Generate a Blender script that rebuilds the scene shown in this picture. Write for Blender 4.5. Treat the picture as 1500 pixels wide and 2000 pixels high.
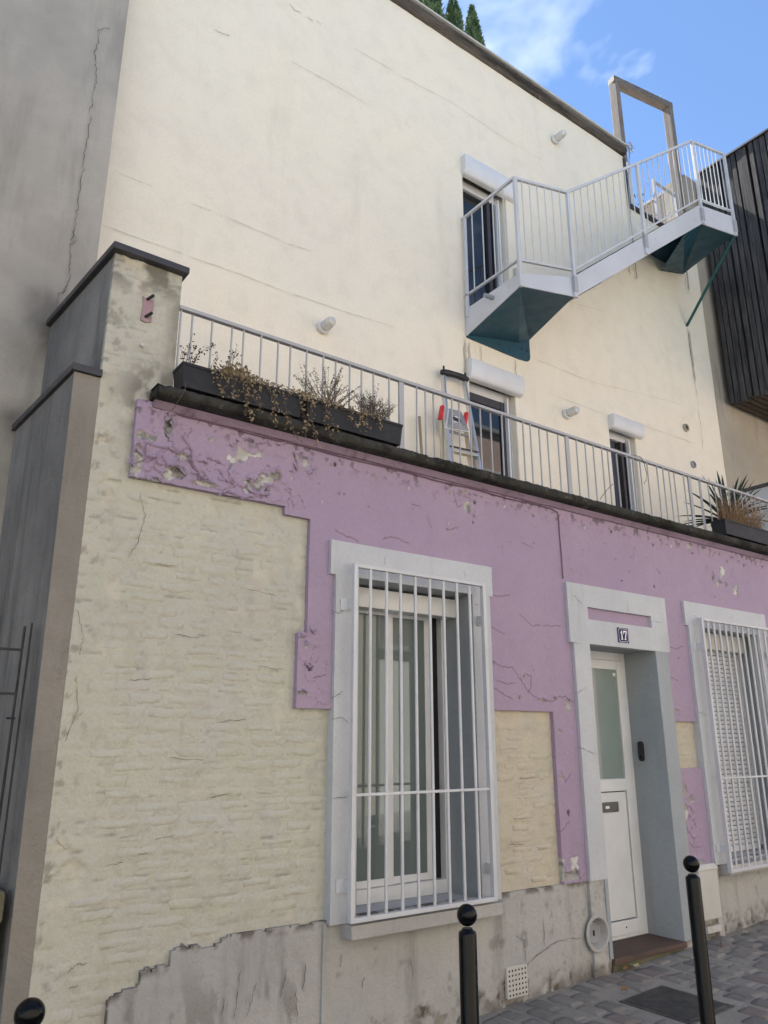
import bpy, math, random
import numpy as np
from mathutils import Vector, Matrix

R = math.radians
for o in list(bpy.data.objects): bpy.data.objects.remove(o)
scene = bpy.context.scene
COL = scene.collection
random.seed(7); rng = np.random.default_rng(7)

# ------------------------------------------------------------------ camera
CAM = np.array([0.0, -4.0, 1.55]); PITCH, YAW, F = R(16.7), R(35.8), 1500.0
cam_data = bpy.data.cameras.new('camera'); cam = bpy.data.objects.new('camera', cam_data); COL.objects.link(cam)
cam_data.sensor_fit = 'HORIZONTAL'; cam_data.sensor_width = 36; cam_data.lens = 36*F/1500
cam_data.clip_end = 3000; cam_data.clip_start = 0.05
cam.location = CAM
FW = np.array([math.sin(YAW)*math.cos(PITCH), math.cos(YAW)*math.cos(PITCH), math.sin(PITCH)])
RT = np.array([math.cos(YAW), -math.sin(YAW), 0.0]); UP = np.cross(RT, FW)
cam.rotation_euler = Vector(FW).to_track_quat('-Z', 'Y').to_euler()
scene.camera = cam
scene.render.resolution_x, scene.render.resolution_y = 768, 1024

def at(u, v, Y=0.0):                 # measuring help: point of the plane y = Y behind photo pixel (u, v)
    d = FW*F + RT*(u-750) - UP*(v-1000)
    return CAM + d*((Y-CAM[1])/d[1])
def px(P):                           # and back again
    q = np.array(P)-CAM; z = q@FW
    return (750+F*(q@RT)/z, 1000-F*(q@UP)/z) if z > .1 else (1e6, 1e6)

# ------------------------------------------------------------------ sky, sun, exposure
SUN_AZ, SUN_EL = -6.0, 54.0         # azimuth from +Y towards +X
w = bpy.data.worlds.new('World'); scene.world = w; w.use_nodes = True
nt = w.node_tree; N = nt.nodes; L = nt.links; N.clear()
sky = N.new('ShaderNodeTexSky'); sky.sky_type = 'NISHITA'; sky.sun_disc = False
sky.sun_elevation = R(SUN_EL); sky.sun_rotation = R(SUN_AZ); sky.altitude = 50; sky.air_density = 1.0; sky.dust_density = 0.0; sky.ozone_density = 4.5
tc = N.new('ShaderNodeTexCoord'); sep = N.new('ShaderNodeSeparateXYZ'); L.new(tc.outputs['Generated'], sep.inputs[0])
mx = N.new('ShaderNodeMath'); mx.operation = 'MAXIMUM'; L.new(sep.outputs[2], mx.inputs[0]); mx.inputs[1].default_value = .08
vd = N.new('ShaderNodeVectorMath'); vd.operation = 'DIVIDE'
cb = N.new('ShaderNodeCombineXYZ'); [L.new(mx.outputs[0], cb.inputs[i]) for i in range(3)]
L.new(tc.outputs['Generated'], vd.inputs[0]); L.new(cb.outputs[0], vd.inputs[1])
mp = N.new('ShaderNodeMapping'); mp.inputs['Scale'].default_value = (1.0, .85, 1); mp.inputs['Rotation'].default_value = (0, 0, R(35)); mp.inputs['Location'].default_value = (.35, .1, 0)
L.new(vd.outputs[0], mp.inputs[0])
n1 = N.new('ShaderNodeTexNoise'); n1.inputs['Scale'].default_value = 2.6; n1.inputs['Detail'].default_value = 5; n1.inputs['Roughness'].default_value = .47; n1.inputs['Distortion'].default_value = .5
L.new(mp.outputs[0], n1.inputs['Vector'])
rp = N.new('ShaderNodeValToRGB'); rp.color_ramp.elements[0].position = .575; rp.color_ramp.elements[1].position = .88
rp.color_ramp.elements[1].color = (.85, .85, .85, 1)
L.new(n1.outputs[0], rp.inputs[0])
mixc = N.new('ShaderNodeMix'); mixc.data_type = 'RGBA'
L.new(rp.outputs[0], mixc.inputs[0]); L.new(sky.outputs[0], mixc.inputs[6]); mixc.inputs[7].default_value = (10.5, 10.8, 11.2, 1)
bg = N.new('ShaderNodeBackground'); bg.inputs[1].default_value = .060; L.new(mixc.outputs[2], bg.inputs[0])
wo = N.new('ShaderNodeOutputWorld'); L.new(bg.outputs[0], wo.inputs[0])

sd = bpy.data.lights.new('sun', 'SUN'); sd.energy = 5.0; sd.angle = R(.6); sd.color = (1, .95, .88)
sun = bpy.data.objects.new('sun', sd); COL.objects.link(sun); sun.location = (0, 0, 30)
sdir = Vector((math.sin(R(SUN_AZ))*math.cos(R(SUN_EL)), math.cos(R(SUN_AZ))*math.cos(R(SUN_EL)), math.sin(R(SUN_EL))))
sun.rotation_euler = (-sdir).to_track_quat('-Z', 'Y').to_euler()
vs = scene.view_settings; vs.view_transform = 'Standard'; vs.look = 'None'; vs.gamma = 1; vs.use_curve_mapping = False
vs.exposure = 2.08
scene.cycles.max_bounces = 6; scene.cycles.diffuse_bounces = 3; scene.cycles.glossy_bounces = 2; scene.cycles.transmission_bounces = 2

# ------------------------------------------------------------------ numpy noise
def _h(ix, iy, s):
    n = (ix.astype(np.int64)*374761393 + iy.astype(np.int64)*668265263 + s*1442695041) & 0x7fffffff
    n = ((n ^ (n >> 13))*1274126177) & 0x7fffffff
    return ((n ^ (n >> 16)) & 0xffff)/65535.0
def vn(x, y, s=0):
    x = np.asarray(x, float); y = np.asarray(y, float)
    ix = np.floor(x); iy = np.floor(y); fx = x-ix; fy = y-iy
    fx = fx*fx*(3-2*fx); fy = fy*fy*(3-2*fy)
    a = _h(ix, iy, s); b = _h(ix+1, iy, s); c = _h(ix, iy+1, s); d = _h(ix+1, iy+1, s)
    return (a*(1-fx)+b*fx)*(1-fy)+(c*(1-fx)+d*fx)*fy
def fbm(x, y, s=0, o=4):
    t = 0; a = .5
    for k in range(o): t = t+a*vn(x*2**k, y*2**k, s+k*17); a *= .5
    return t/(1-.5**o)
def sst(a, b, x):
    t = np.clip((x-a)/(b-a), 0, 1); return t*t*(3-2*t)

# ------------------------------------------------------------------ materials
class NT:
    def __init__(s, name):
        s.m = bpy.data.materials.new(name); s.m.use_nodes = True
        s.n = s.m.node_tree.nodes; s.l = s.m.node_tree.links
        s.b = s.n['Principled BSDF']
        g = s.n.new('ShaderNodeNewGeometry'); s.pos = g.outputs['Position']
    def map(s, scale, vec=None):
        n = s.n.new('ShaderNodeMapping'); n.inputs['Scale'].default_value = scale; s.l.new(vec or s.pos, n.inputs[0]); return n.outputs[0]
    def noise(s, scale, detail=5, rough=.55, vec=None, dist=0):
        n = s.n.new('ShaderNodeTexNoise'); n.inputs['Scale'].default_value = scale; n.inputs['Detail'].default_value = detail
        n.inputs['Roughness'].default_value = rough; n.inputs['Distortion'].default_value = dist
        s.l.new(vec or s.pos, n.inputs['Vector']); return n.outputs[0]
    def ramp(s, fac, a, b, lo=0, hi=1):
        n = s.n.new('ShaderNodeMapRange'); n.inputs[1].default_value = a; n.inputs[2].default_value = b
        n.inputs[3].default_value = lo; n.inputs[4].default_value = hi; n.interpolation_type = 'SMOOTHSTEP'
        s.l.new(fac, n.inputs[0]); return n.outputs[0]
    def mix(s, fac, a, b, mode='MIX'):
        n = s.n.new('ShaderNodeMix'); n.data_type = 'RGBA'; n.blend_type = mode
        for sock, v in ((n.inputs[0], fac), (n.inputs[6], a), (n.inputs[7], b)):
            if isinstance(v, (int, float)): sock.default_value = v
            elif isinstance(v, tuple): sock.default_value = (*v, 1)
            else: s.l.new(v, sock)
        return n.outputs[2]
    def math(s, op, a, b):
        n = s.n.new('ShaderNodeMath'); n.operation = op
        for i, v in enumerate((a, b)):
            if isinstance(v, (int, float)): n.inputs[i].default_value = v
            else: s.l.new(v, n.inputs[i])
        return n.outputs[0]
    def attr(s, name='mask'):
        n = s.n.new('ShaderNodeAttribute'); n.attribute_name = name
        sp = s.n.new('ShaderNodeSeparateColor'); s.l.new(n.outputs['Color'], sp.inputs[0]); return sp.outputs
    def bump(s, h, strength, dist, prev=None):
        n = s.n.new('ShaderNodeBump'); n.inputs['Strength'].default_value = strength; n.inputs['Distance'].default_value = dist
        s.l.new(h, n.inputs['Height'])
        if prev: s.l.new(prev, n.inputs['Normal'])
        return n.outputs[0]
    def out(s, col, rough, nrm=None, **kw):
        if isinstance(col, tuple): s.b.inputs['Base Color'].default_value = (*col, 1)
        else: s.l.new(col, s.b.inputs['Base Color'])
        if isinstance(rough, (int, float)): s.b.inputs['Roughness'].default_value = rough
        else: s.l.new(rough, s.b.inputs['Roughness'])
        if nrm: s.l.new(nrm, s.b.inputs['Normal'])
        for k, v in kw.items(): s.b.inputs[k.replace('_', ' ')].default_value = v
        return s.m

def plaster(name, c1, c2, dirt=(.2, .19, .17), streak=.35, spots=.2, bumpd=.004, rough=.85, mask=None, scale=1.0, streak_lo=.52, fine=60, grain=.30):
    t = NT(name)
    col = t.mix(t.ramp(t.noise(.9*scale, 4, .6), .35, .68), c1, c2)
    col = t.mix(t.ramp(t.noise(6*scale, 4, .6), .4, .75, 0, .35), col, tuple(x*.82 for x in c1))
    col = t.mix(t.ramp(t.noise(48*scale, 3, .7), .40, .72, 0, grain), col, tuple(x*.72 for x in c1))
    if streak:
        st = t.ramp(t.noise(1, 4, .62, t.map((5*scale, 5*scale, .7*scale))), streak_lo, .82, 0, streak)
        col = t.mix(st, col, dirt)
    if spots:
        col = t.mix(t.ramp(t.noise(14*scale, 5, .75), .62, .78, 0, spots), col, dirt)
    if name == 'painted_brick':
        sx = t.n.new('ShaderNodeSeparateXYZ'); t.l.new(t.pos, sx.inputs[0])
        col = t.mix(t.ramp(sx.outputs[0], 2.5, 3.6, 0, .75), col, t.mix(t.ramp(t.noise(5, 4), .4, .7), (.56, .49, .375), (.50, .44, .34)))
        col = t.mix(t.ramp(t.noise(3.1, 4, .6), .52, .66, 0, .45), col, (.50, .49, .465))
        col = t.mix(t.ramp(t.noise(2.2, 4, .6, t.map((1, 1, 1.7))), .5, .68, 0, .4), col, (.465, .48, .36))
    if mask:
        a = t.attr()
        col = t.mix(a[0], col, t.mix(t.ramp(t.noise(9, 4), .4, .65), mask[0], mask[1]))
        col = t.mix(a[1], col, mask[2])
        col = t.mix(a[2], col, mask[3])
    n = t.bump(t.math('ADD', t.noise(7*scale, 3, .6), t.math('MULTIPLY', t.noise(fine*scale, 4, .7), .30)), .6, bumpd*4)
    return t.out(col, rough, n, Specular_IOR_Level=.25)

def paint(name, c, rough=.4, wear=.25, dirt=(.16, .15, .13), metallic=0.0, bumpd=.0006, scale=1.0, spec=.5):
    t = NT(name)
    col = t.mix(t.ramp(t.noise(2.5*scale, 5, .6), .3, .75), c, tuple(x*.88 for x in c))
    col = t.mix(t.ramp(t.noise(11*scale, 4, .72), .58, .76, 0, wear), col, dirt)
    r = t.ramp(t.noise(8*scale, 4), .3, .7, rough*.85, min(1, rough*1.25))
    return t.out(col, r, t.bump(t.noise(60*scale, 4), .4, bumpd), Metallic=metallic, Specular_IOR_Level=spec)

def wood(name, c1, c2, axis='z', rough=.75):
    t = NT(name)
    sc = {'z': (40, 40, 2.2), 'x': (2.2, 40, 40), 'y': (40, 2.2, 40)}[axis]
    g = t.noise(1, 6, .65, t.map(sc), .6)
    oi = t.n.new('ShaderNodeObjectInfo')
    col = t.mix(t.ramp(g, .3, .7), c1, c2)
    col = t.mix(t.ramp(t.noise(1.7, 5, .6), .45, .7, 0, .5), col, c2)
    col = t.mix(t.math('MULTIPLY', oi.outputs['Random'], .45), col, tuple(x*.5 for x in c1))
    return t.out(col, rough, t.bump(g, .5, .003), Specular_IOR_Level=.3)

M = {}
M['cream'] = plaster('cream_render', (.87, .79, .64), (.84, .775, .645), (.50, .44, .35), .22, .08, .004, .9, scale=.7, streak_lo=.56, grain=.14)
M['brick'] = plaster('painted_brick', (.53, .515, .435), (.49, .475, .415), (.27, .24, .19), .22, .28, .007, .85, mask=((.50, .46, .38), (.60, .56, .46), (.17, .155, .125), (.12, .105, .085)), scale=1.3, fine=38)
M['purple'] = plaster('lilac_paint', (.385, .295, .395), (.35, .27, .375), (.17, .13, .16), .12, .08, .003, .62, mask=((.40, .385, .345), (.58, .575, .55), (.07, .06, .06), (.12, .07, .105)), fine=45)
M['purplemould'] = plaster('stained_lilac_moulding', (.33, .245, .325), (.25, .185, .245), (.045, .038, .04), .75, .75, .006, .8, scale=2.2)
M['socle'] = plaster('plinth_cement', (.46, .45, .425), (.39, .38, .365), (.10, .095, .085), .50, .50, .006, .88, mask=((.22, .20, .17), (.30, .28, .24), (.10, .09, .075), (.06, .055, .05)), scale=1.2, streak_lo=.5)
M['surround'] = plaster('surround_paint', (.56, .575, .59), (.49, .505, .53), (.22, .22, .21), .42, .18, .003, .6)
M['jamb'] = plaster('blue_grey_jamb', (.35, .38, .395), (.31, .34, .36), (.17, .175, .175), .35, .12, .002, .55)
M['grey'] = plaster('grey_render', (.50, .465, .405), (.34, .32, .285), (.15, .14, .12), .5, .18, .006, .92, scale=.8, streak_lo=.48, mask=((.2, .2, .18), (.25, .25, .23), (.05, .05, .047), (.06, .06, .055)))
M['shadegrey'] = plaster('shaded_side_render', (.275, .268, .255), (.165, .163, .16), (.05, .05, .048), .75, .45, .009, .9, scale=.9, streak_lo=.46)  # shade of the left-facing sides is put into this darker colour
M['brown'] = plaster('brown_cement', (.30, .275, .24), (.215, .197, .172), (.09, .082, .07), .65, .5, .010, .9)
M['beige'] = plaster('beige_neighbour_render', (.46, .41, .325), (.37, .335, .275), (.12, .10, .075), .65, .15, .003, .9, scale=.9)
M['white'] = paint('white_painted_steel', (.60, .605, .625), .45, .3, (.30, .28, .26))
M['railgrey'] = paint('greyed_white_railing_paint', (.42, .42, .44), .5, .35, (.24, .22, .20))
M['pvc'] = paint('white_plastic', (.72, .725, .73), .35, .12, (.4, .39, .36))
M['cap'] = paint('dark_metal_capping', (.045, .043, .05), .45, .2, (.09, .09, .09))
M['teal'] = paint('teal_painted_steel', (.012, .068, .105), .5, .25, (.05, .04, .035))
M['green'] = paint('green_painted_steel', (.018, .10, .10), .45, .2)
M['black'] = paint('black_gloss_paint', (.003, .003, .0035), .22, .0, (.02, .018, .016), scale=3, spec=.22)
M['blackplastic'] = paint('black_plastic', (.015, .015, .017), .4, .1)
M['alu'] = paint('brushed_aluminium', (.68, .69, .70), .33, .15, metallic=.85)
M['gold'] = paint('pale_gold_aluminium', (.74, .68, .52), .38, .15, metallic=.75)
M['red'] = paint('red_plastic', (.62, .02, .025), .35, .05)
M['iron'] = paint('rusty_dark_iron', (.022, .022, .024), .6, .3, (.05, .04, .03), scale=2)
M['planter'] = NT('woven_black_plastic')
def _planter():
    t = M['planter']
    b = t.n.new('ShaderNodeTexBrick'); b.inputs['Scale'].default_value = 1; b.inputs['Brick Width'].default_value = .016; b.inputs['Row Height'].default_value = .006
    b.inputs['Mortar Size'].default_value = .0016; b.inputs['Mortar Smooth'].default_value = .6
    cx = t.n.new('ShaderNodeSeparateXYZ'); t.l.new(t.pos, cx.inputs[0])
    cc = t.n.new('ShaderNodeCombineXYZ'); t.l.new(t.math('ADD', cx.outputs[0], cx.outputs[1]), cc.inputs[0]); t.l.new(cx.outputs[2], cc.inputs[1])
    t.l.new(cc.outputs[0], b.inputs['Vector'])
    col = t.mix(b.outputs['Fac'], (.032, .034, .040), (.008, .008, .009))
    col = t.mix(t.ramp(t.noise(9, 6, .7), .5, .75, 0, .35), col, (.10, .09, .075))
    inv = t.math('SUBTRACT', 1.0, b.outputs['Fac'])
    return t.out(col, .55, t.bump(inv, 1, .003))
M['planter'] = _planter()
M['timber'] = wood('weathered_timber', (.27, .24, .215), (.13, .11, .10), 'z')
M['timberx'] = wood('weathered_timber_beam', (.24, .21, .19), (.11, .09, .08), 'x')
M['slat'] = wood('charred_slat', (.105, .10, .10), (.018, .018, .02), 'z', .8)
M['slatx'] = wood('brown_soffit_slat', (.10, .07, .05), (.03, .024, .02), 'x', .7)
M['stick'] = wood('bare_wood', (.42, .34, .24), (.28, .22, .16), 'z')
M['dark'] = NT('dark_interior').out((.012, .012, .014), .9)
M['room'] = NT('dim_room_wall').out((.10, .10, .10), .9)
M['hole'] = NT('hole_dark').out((.008, .008, .008), 1.0)
M['crack'] = NT('crack_dark').out((.17, .15, .115), 1.0)
M['crackfaint'] = NT('crack_faint').out((.52, .455, .36), 1.0)
M['crackgrey'] = NT('crack_grey').out((.13, .125, .115), 1.0)
M['drip'] = plaster('rain_stain', (.50, .455, .375), (.58, .53, .44), (.30, .27, .22), .3, .4, .002, .9, scale=3)
M['cable'] = NT('cable_sheath').out((.16, .095, .14), .6)
M['glass'] = NT('window_glass').out((.14, .17, .165), .02, Specular_IOR_Level=.65)
M['glassdark'] = NT('dark_door_glass').out((.014, .017, .018), .02, Specular_IOR_Level=.6)
M['curtain'] = plaster('blue_grey_curtain', (.09, .125, .15), (.07, .10, .125), streak=0, spots=0, bumpd=.002)
M['cloth'] = plaster('pale_curtain', (.10, .115, .15), (.05, .06, .085), streak=0, spots=0, bumpd=.002)
def _frost():
    t = NT('frosted_glass'); return t.out(t.mix(t.ramp(t.noise(1.2, 3), .3, .7), (.20, .255, .24), (.25, .30, .285)), .22, t.bump(t.noise(300, 2), .1, .0004), Specular_IOR_Level=.6, Coat_Weight=.4, Coat_Roughness=.05)
M['frost'] = _frost()
def _jar():
    t = NT('ribbed_lamp_glass'); wv = t.n.new('ShaderNodeTexWave'); wv.inputs['Scale'].default_value = 22; wv.bands_direction = 'Y'; t.l.new(t.pos, wv.inputs[0])
    return t.out(t.mix(t.ramp(t.noise(18, 5), .4, .7), (.66, .65, .62), (.50, .49, .46)), .25, t.bump(wv.outputs[0], .5, .004), Coat_Weight=.3)
M['jar'] = _jar()
def _moss():
    t = NT('mossy_cornice_stone')
    col = t.mix(t.ramp(t.noise(5, 8, .7), .35, .7), (.06, .059, .054), (.017, .017, .015))
    col = t.mix(t.ramp(t.noise(16, 7, .7), .57, .70, 0, .8), col, (.15, .145, .125))
    col = t.mix(t.ramp(t.noise(3.3, 6, .7), .52, .7, 0, .7), col, (.05, .058, .022))
    n = t.bump(t.noise(20, 6, .7), .7, .02); n = t.bump(t.noise(90, 5, .7), .7, .005, n)
    return t.out(col, .95, n, Specular_IOR_Level=.15)
M['moss'] = _moss()
def _coping():
    t = NT('weathered_roof_coping')
    col = t.mix(t.ramp(t.noise(1, 7, .65, t.map((1.5, 8, 22)), .3), .35, .7), (.13, .115, .10), (.04, .036, .034))
    col = t.mix(t.ramp(t.noise(9, 6, .7), .6, .75, 0, .6), col, (.28, .26, .23))
    return t.out(col, .95, t.bump(t.noise(14, 6, .7), .6, .012), Specular_IOR_Level=.15)
M['coping'] = _coping()
def _sett():
    t = NT('paving_sett'); oi = t.n.new('ShaderNodeObjectInfo'); rnd = oi.outputs['Random']
    col = t.mix(t.ramp(rnd, 0, 1), (.205, .192, .172), (.32, .296, .255))
    col = t.mix(t.ramp(rnd, .80, .9, 0, .75), col, (.21, .165, .145))
    col = t.mix(t.ramp(t.noise(12, 5, .7), .5, .75, 0, .5), col, (.31, .29, .25))
    col = t.mix(t.ramp(t.noise(3, 4), .45, .7, 0, .35), col, (.20, .19, .165))
    return t.out(col, t.ramp(t.noise(20, 4), .3, .7, .75, .95), t.bump(t.noise(45, 5, .7), .8, .009), Specular_IOR_Level=.15)
M['sett'] = _sett()
M['joint'] = plaster('paving_joint_sand', (.36, .33, .28), (.29, .267, .228), (.15, .135, .115), .0, .35, .006, .95, scale=3)
M['asphalt'] = plaster('asphalt', (.06, .06, .06), (.05, .05, .052), (.03, .03, .03), 0, .3, .004, .9, scale=3)
M['kerb'] = plaster('granite_kerb', (.30, .295, .28), (.25, .245, .235), (.13, .12, .11), .1, .3, .003, .8, scale=2)
def _manh():
    t = NT('cast_iron_cover'); ck = t.n.new('ShaderNodeTexChecker'); ck.inputs['Scale'].default_value = 55; t.l.new(t.pos, ck.inputs[0])
    return t.out(t.mix(t.ramp(t.noise(12, 6, .7), .4, .7), (.075, .072, .068), (.13, .12, .105)), .6, t.bump(ck.outputs['Fac'], .6, .004), Metallic=.3)
M['manhole'] = _manh()
M['stepwood'] = wood('brown_doorstep_board', (.15, .095, .075), (.085, .06, .05), 'x')
M['stepbase'] = plaster('doorstep_mossy_cement', (.18, .165, .11), (.12, .12, .07), (.05, .045, .035), .3, .5, .006, .95, scale=3)
M['enamel'] = NT('blue_enamel').out((.012, .014, .085), .45, Specular_IOR_Level=.25)
M['enamelw'] = NT('white_enamel').out((.82, .83, .86), .15)
M['leafdry'] = plaster('dry_ivy_leaf', (.34, .265, .165), (.22, .165, .10), (.12, .085, .05), 0, .4, .001, .85, scale=9)
M['twig'] = plaster('dry_twig', (.16, .115, .08), (.10, .075, .055), (.05, .04, .03), 0, .3, .001, .9, scale=6)
M['herb'] = plaster('faded_herb', (.235, .20, .14), (.165, .14, .105), (.09, .07, .05), 0, .4, .001, .9, scale=6)
M['lavender'] = plaster('faded_lavender', (.17, .15, .13), (.115, .10, .09), (.06, .05, .05), 0, .4, .001, .9, scale=6)
M['darkleaf'] = plaster('withered_dark_leaf', (.075, .05, .035), (.05, .035, .025), (.03, .02, .015), 0, .3, .001, .9, scale=6)
M['grassdry'] = plaster('dry_grass_blade', (.33, .22, .12), (.235, .145, .08), (.13, .08, .05), 0, .3, .001, .85, scale=6)
M['yucca'] = plaster('agave_blade', (.035, .068, .048), (.025, .05, .04), (.12, .11, .06), .15, .1, .001, .45, scale=3)
M['pot'] = plaster('olive_glazed_pot', (.24, .24, .15), (.18, .185, .11), (.09, .09, .06), .3, .2, .001, .4, scale=2)
def _cyp():
    t = NT('cypress_foliage'); return t.out(t.mix(t.ramp(t.noise(5, 5, .7), .35, .65), (.05, .10, .05), (.12, .175, .08)), .8, None, Specular_IOR_Level=.2)
M['cypress'] = _cyp()
M['soil'] = plaster('soil', (.05, .038, .028), (.035, .028, .02), (.02, .02, .02), 0, .3, .004, .95, scale=4)
M['floor'] = plaster('terrace_floor', (.30, .29, .27), (.25, .245, .23), (.14, .13, .12), .2, .3, .003, .9)
M['meter'] = paint('cream_meter_box', (.56, .55, .50), .5, .3, (.25, .24, .2))
M['leaflit'] = plaster('fallen_leaf_pale', (.52, .47, .28), (.45, .40, .22), (.28, .2, .1), 0, .3, .001, .8, scale=9)
M['leafbrown'] = plaster('fallen_leaf_brown', (.30, .17, .06), (.22, .13, .05), (.12, .08, .04), 0, .3, .001, .8, scale=9)
M['pinkpatch'] = plaster('old_pink_paint', (.36, .235, .265), (.42, .34, .32), (.2, .16, .15), .2, .5, .002, .8, scale=3)
def _brickopp(name, c1, c2, cm):
    t = NT(name); b = t.n.new('ShaderNodeTexBrick'); b.inputs['Scale'].default_value = 1; b.inputs['Brick Width'].default_value = .23; b.inputs['Row Height'].default_value = .075; b.inputs['Mortar Size'].default_value = .009
    b.inputs['Color1'].default_value = (*c1, 1); b.inputs['Color2'].default_value = (*c2, 1); b.inputs['Mortar'].default_value = (*cm, 1)
    s = t.n.new('ShaderNodeSeparateXYZ'); t.l.new(t.pos, s.inputs[0]); c = t.n.new('ShaderNodeCombineXYZ'); t.l.new(s.outputs[0], c.inputs[0]); t.l.new(s.outputs[2], c.inputs[1]); t.l.new(c.outputs[0], b.inputs['Vector'])
    return t.out(b.outputs['Color'], .9)
M['oppbrick'] = _brickopp('buff_brick', (.50, .45, .37), (.42, .37, .30), (.62, .59, .52))
M['opppink'] = _brickopp('pink_brick', (.52, .36, .30), (.46, .32, .27), (.58, .48, .42))
M['oppwhite'] = plaster('white_render', (.74, .73, .70), (.68, .67, .64), streak=.2, spots=.1)
M['oppglass'] = NT('far_window_glass').out((.03, .04, .05), .1)
M['flap'] = paint('dull_steel', (.14, .135, .125), .4, .2, metallic=.4)
M['zinc'] = paint('zinc_roof', (.30, .31, .33), .45, .2)

# ------------------------------------------------------------------ objects
ROOT = {}
def tag(o, label=None, cat=None, group=None, kind=None):
    if label: o['label'] = label
    if cat: o['category'] = cat
    if group: o['group'] = group
    if kind: o['kind'] = kind
    return o
def thing(name, label, cat, loc=(0, 0, 0), group=None):
    o = bpy.data.objects.new(name, None); o.empty_display_size = .2; COL.objects.link(o); o.location = loc
    ROOT[o] = Vector(loc); return tag(o, label, cat, group)
def link(name, me, parent=None, loc=(0, 0, 0)):
    o = bpy.data.objects.new(name, me); COL.objects.link(o); o.location = loc
    if parent is not None: o.parent = parent
    ROOT[o] = ROOT.get(parent, Vector((0, 0, 0))) + Vector(loc); return o
def fastmesh(name, V, Fq, mat, smooth=True, mask=None):
    me = bpy.data.meshes.new(name); V = np.asarray(V, np.float32); Fq = np.asarray(Fq, np.int32)
    n, k = Fq.shape
    me.vertices.add(len(V)); me.vertices.foreach_set('co', V.ravel())
    me.loops.add(n*k); me.loops.foreach_set('vertex_index', Fq.ravel())
    me.polygons.add(n); me.polygons.foreach_set('loop_start', np.arange(0, n*k, k, dtype=np.int32)); me.polygons.foreach_set('loop_total', np.full(n, k, np.int32))
    sm = np.full(n, bool(smooth)) if not isinstance(smooth, np.ndarray) else smooth
    me.polygons.foreach_set('use_smooth', sm)
    me.update(calc_edges=True)
    if mask is not None:
        at_ = me.attributes.new('mask', 'FLOAT_COLOR', 'POINT'); at_.data.foreach_set('color', np.asarray(mask, np.float32).ravel())
    me.materials.append(mat); return me

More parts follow.
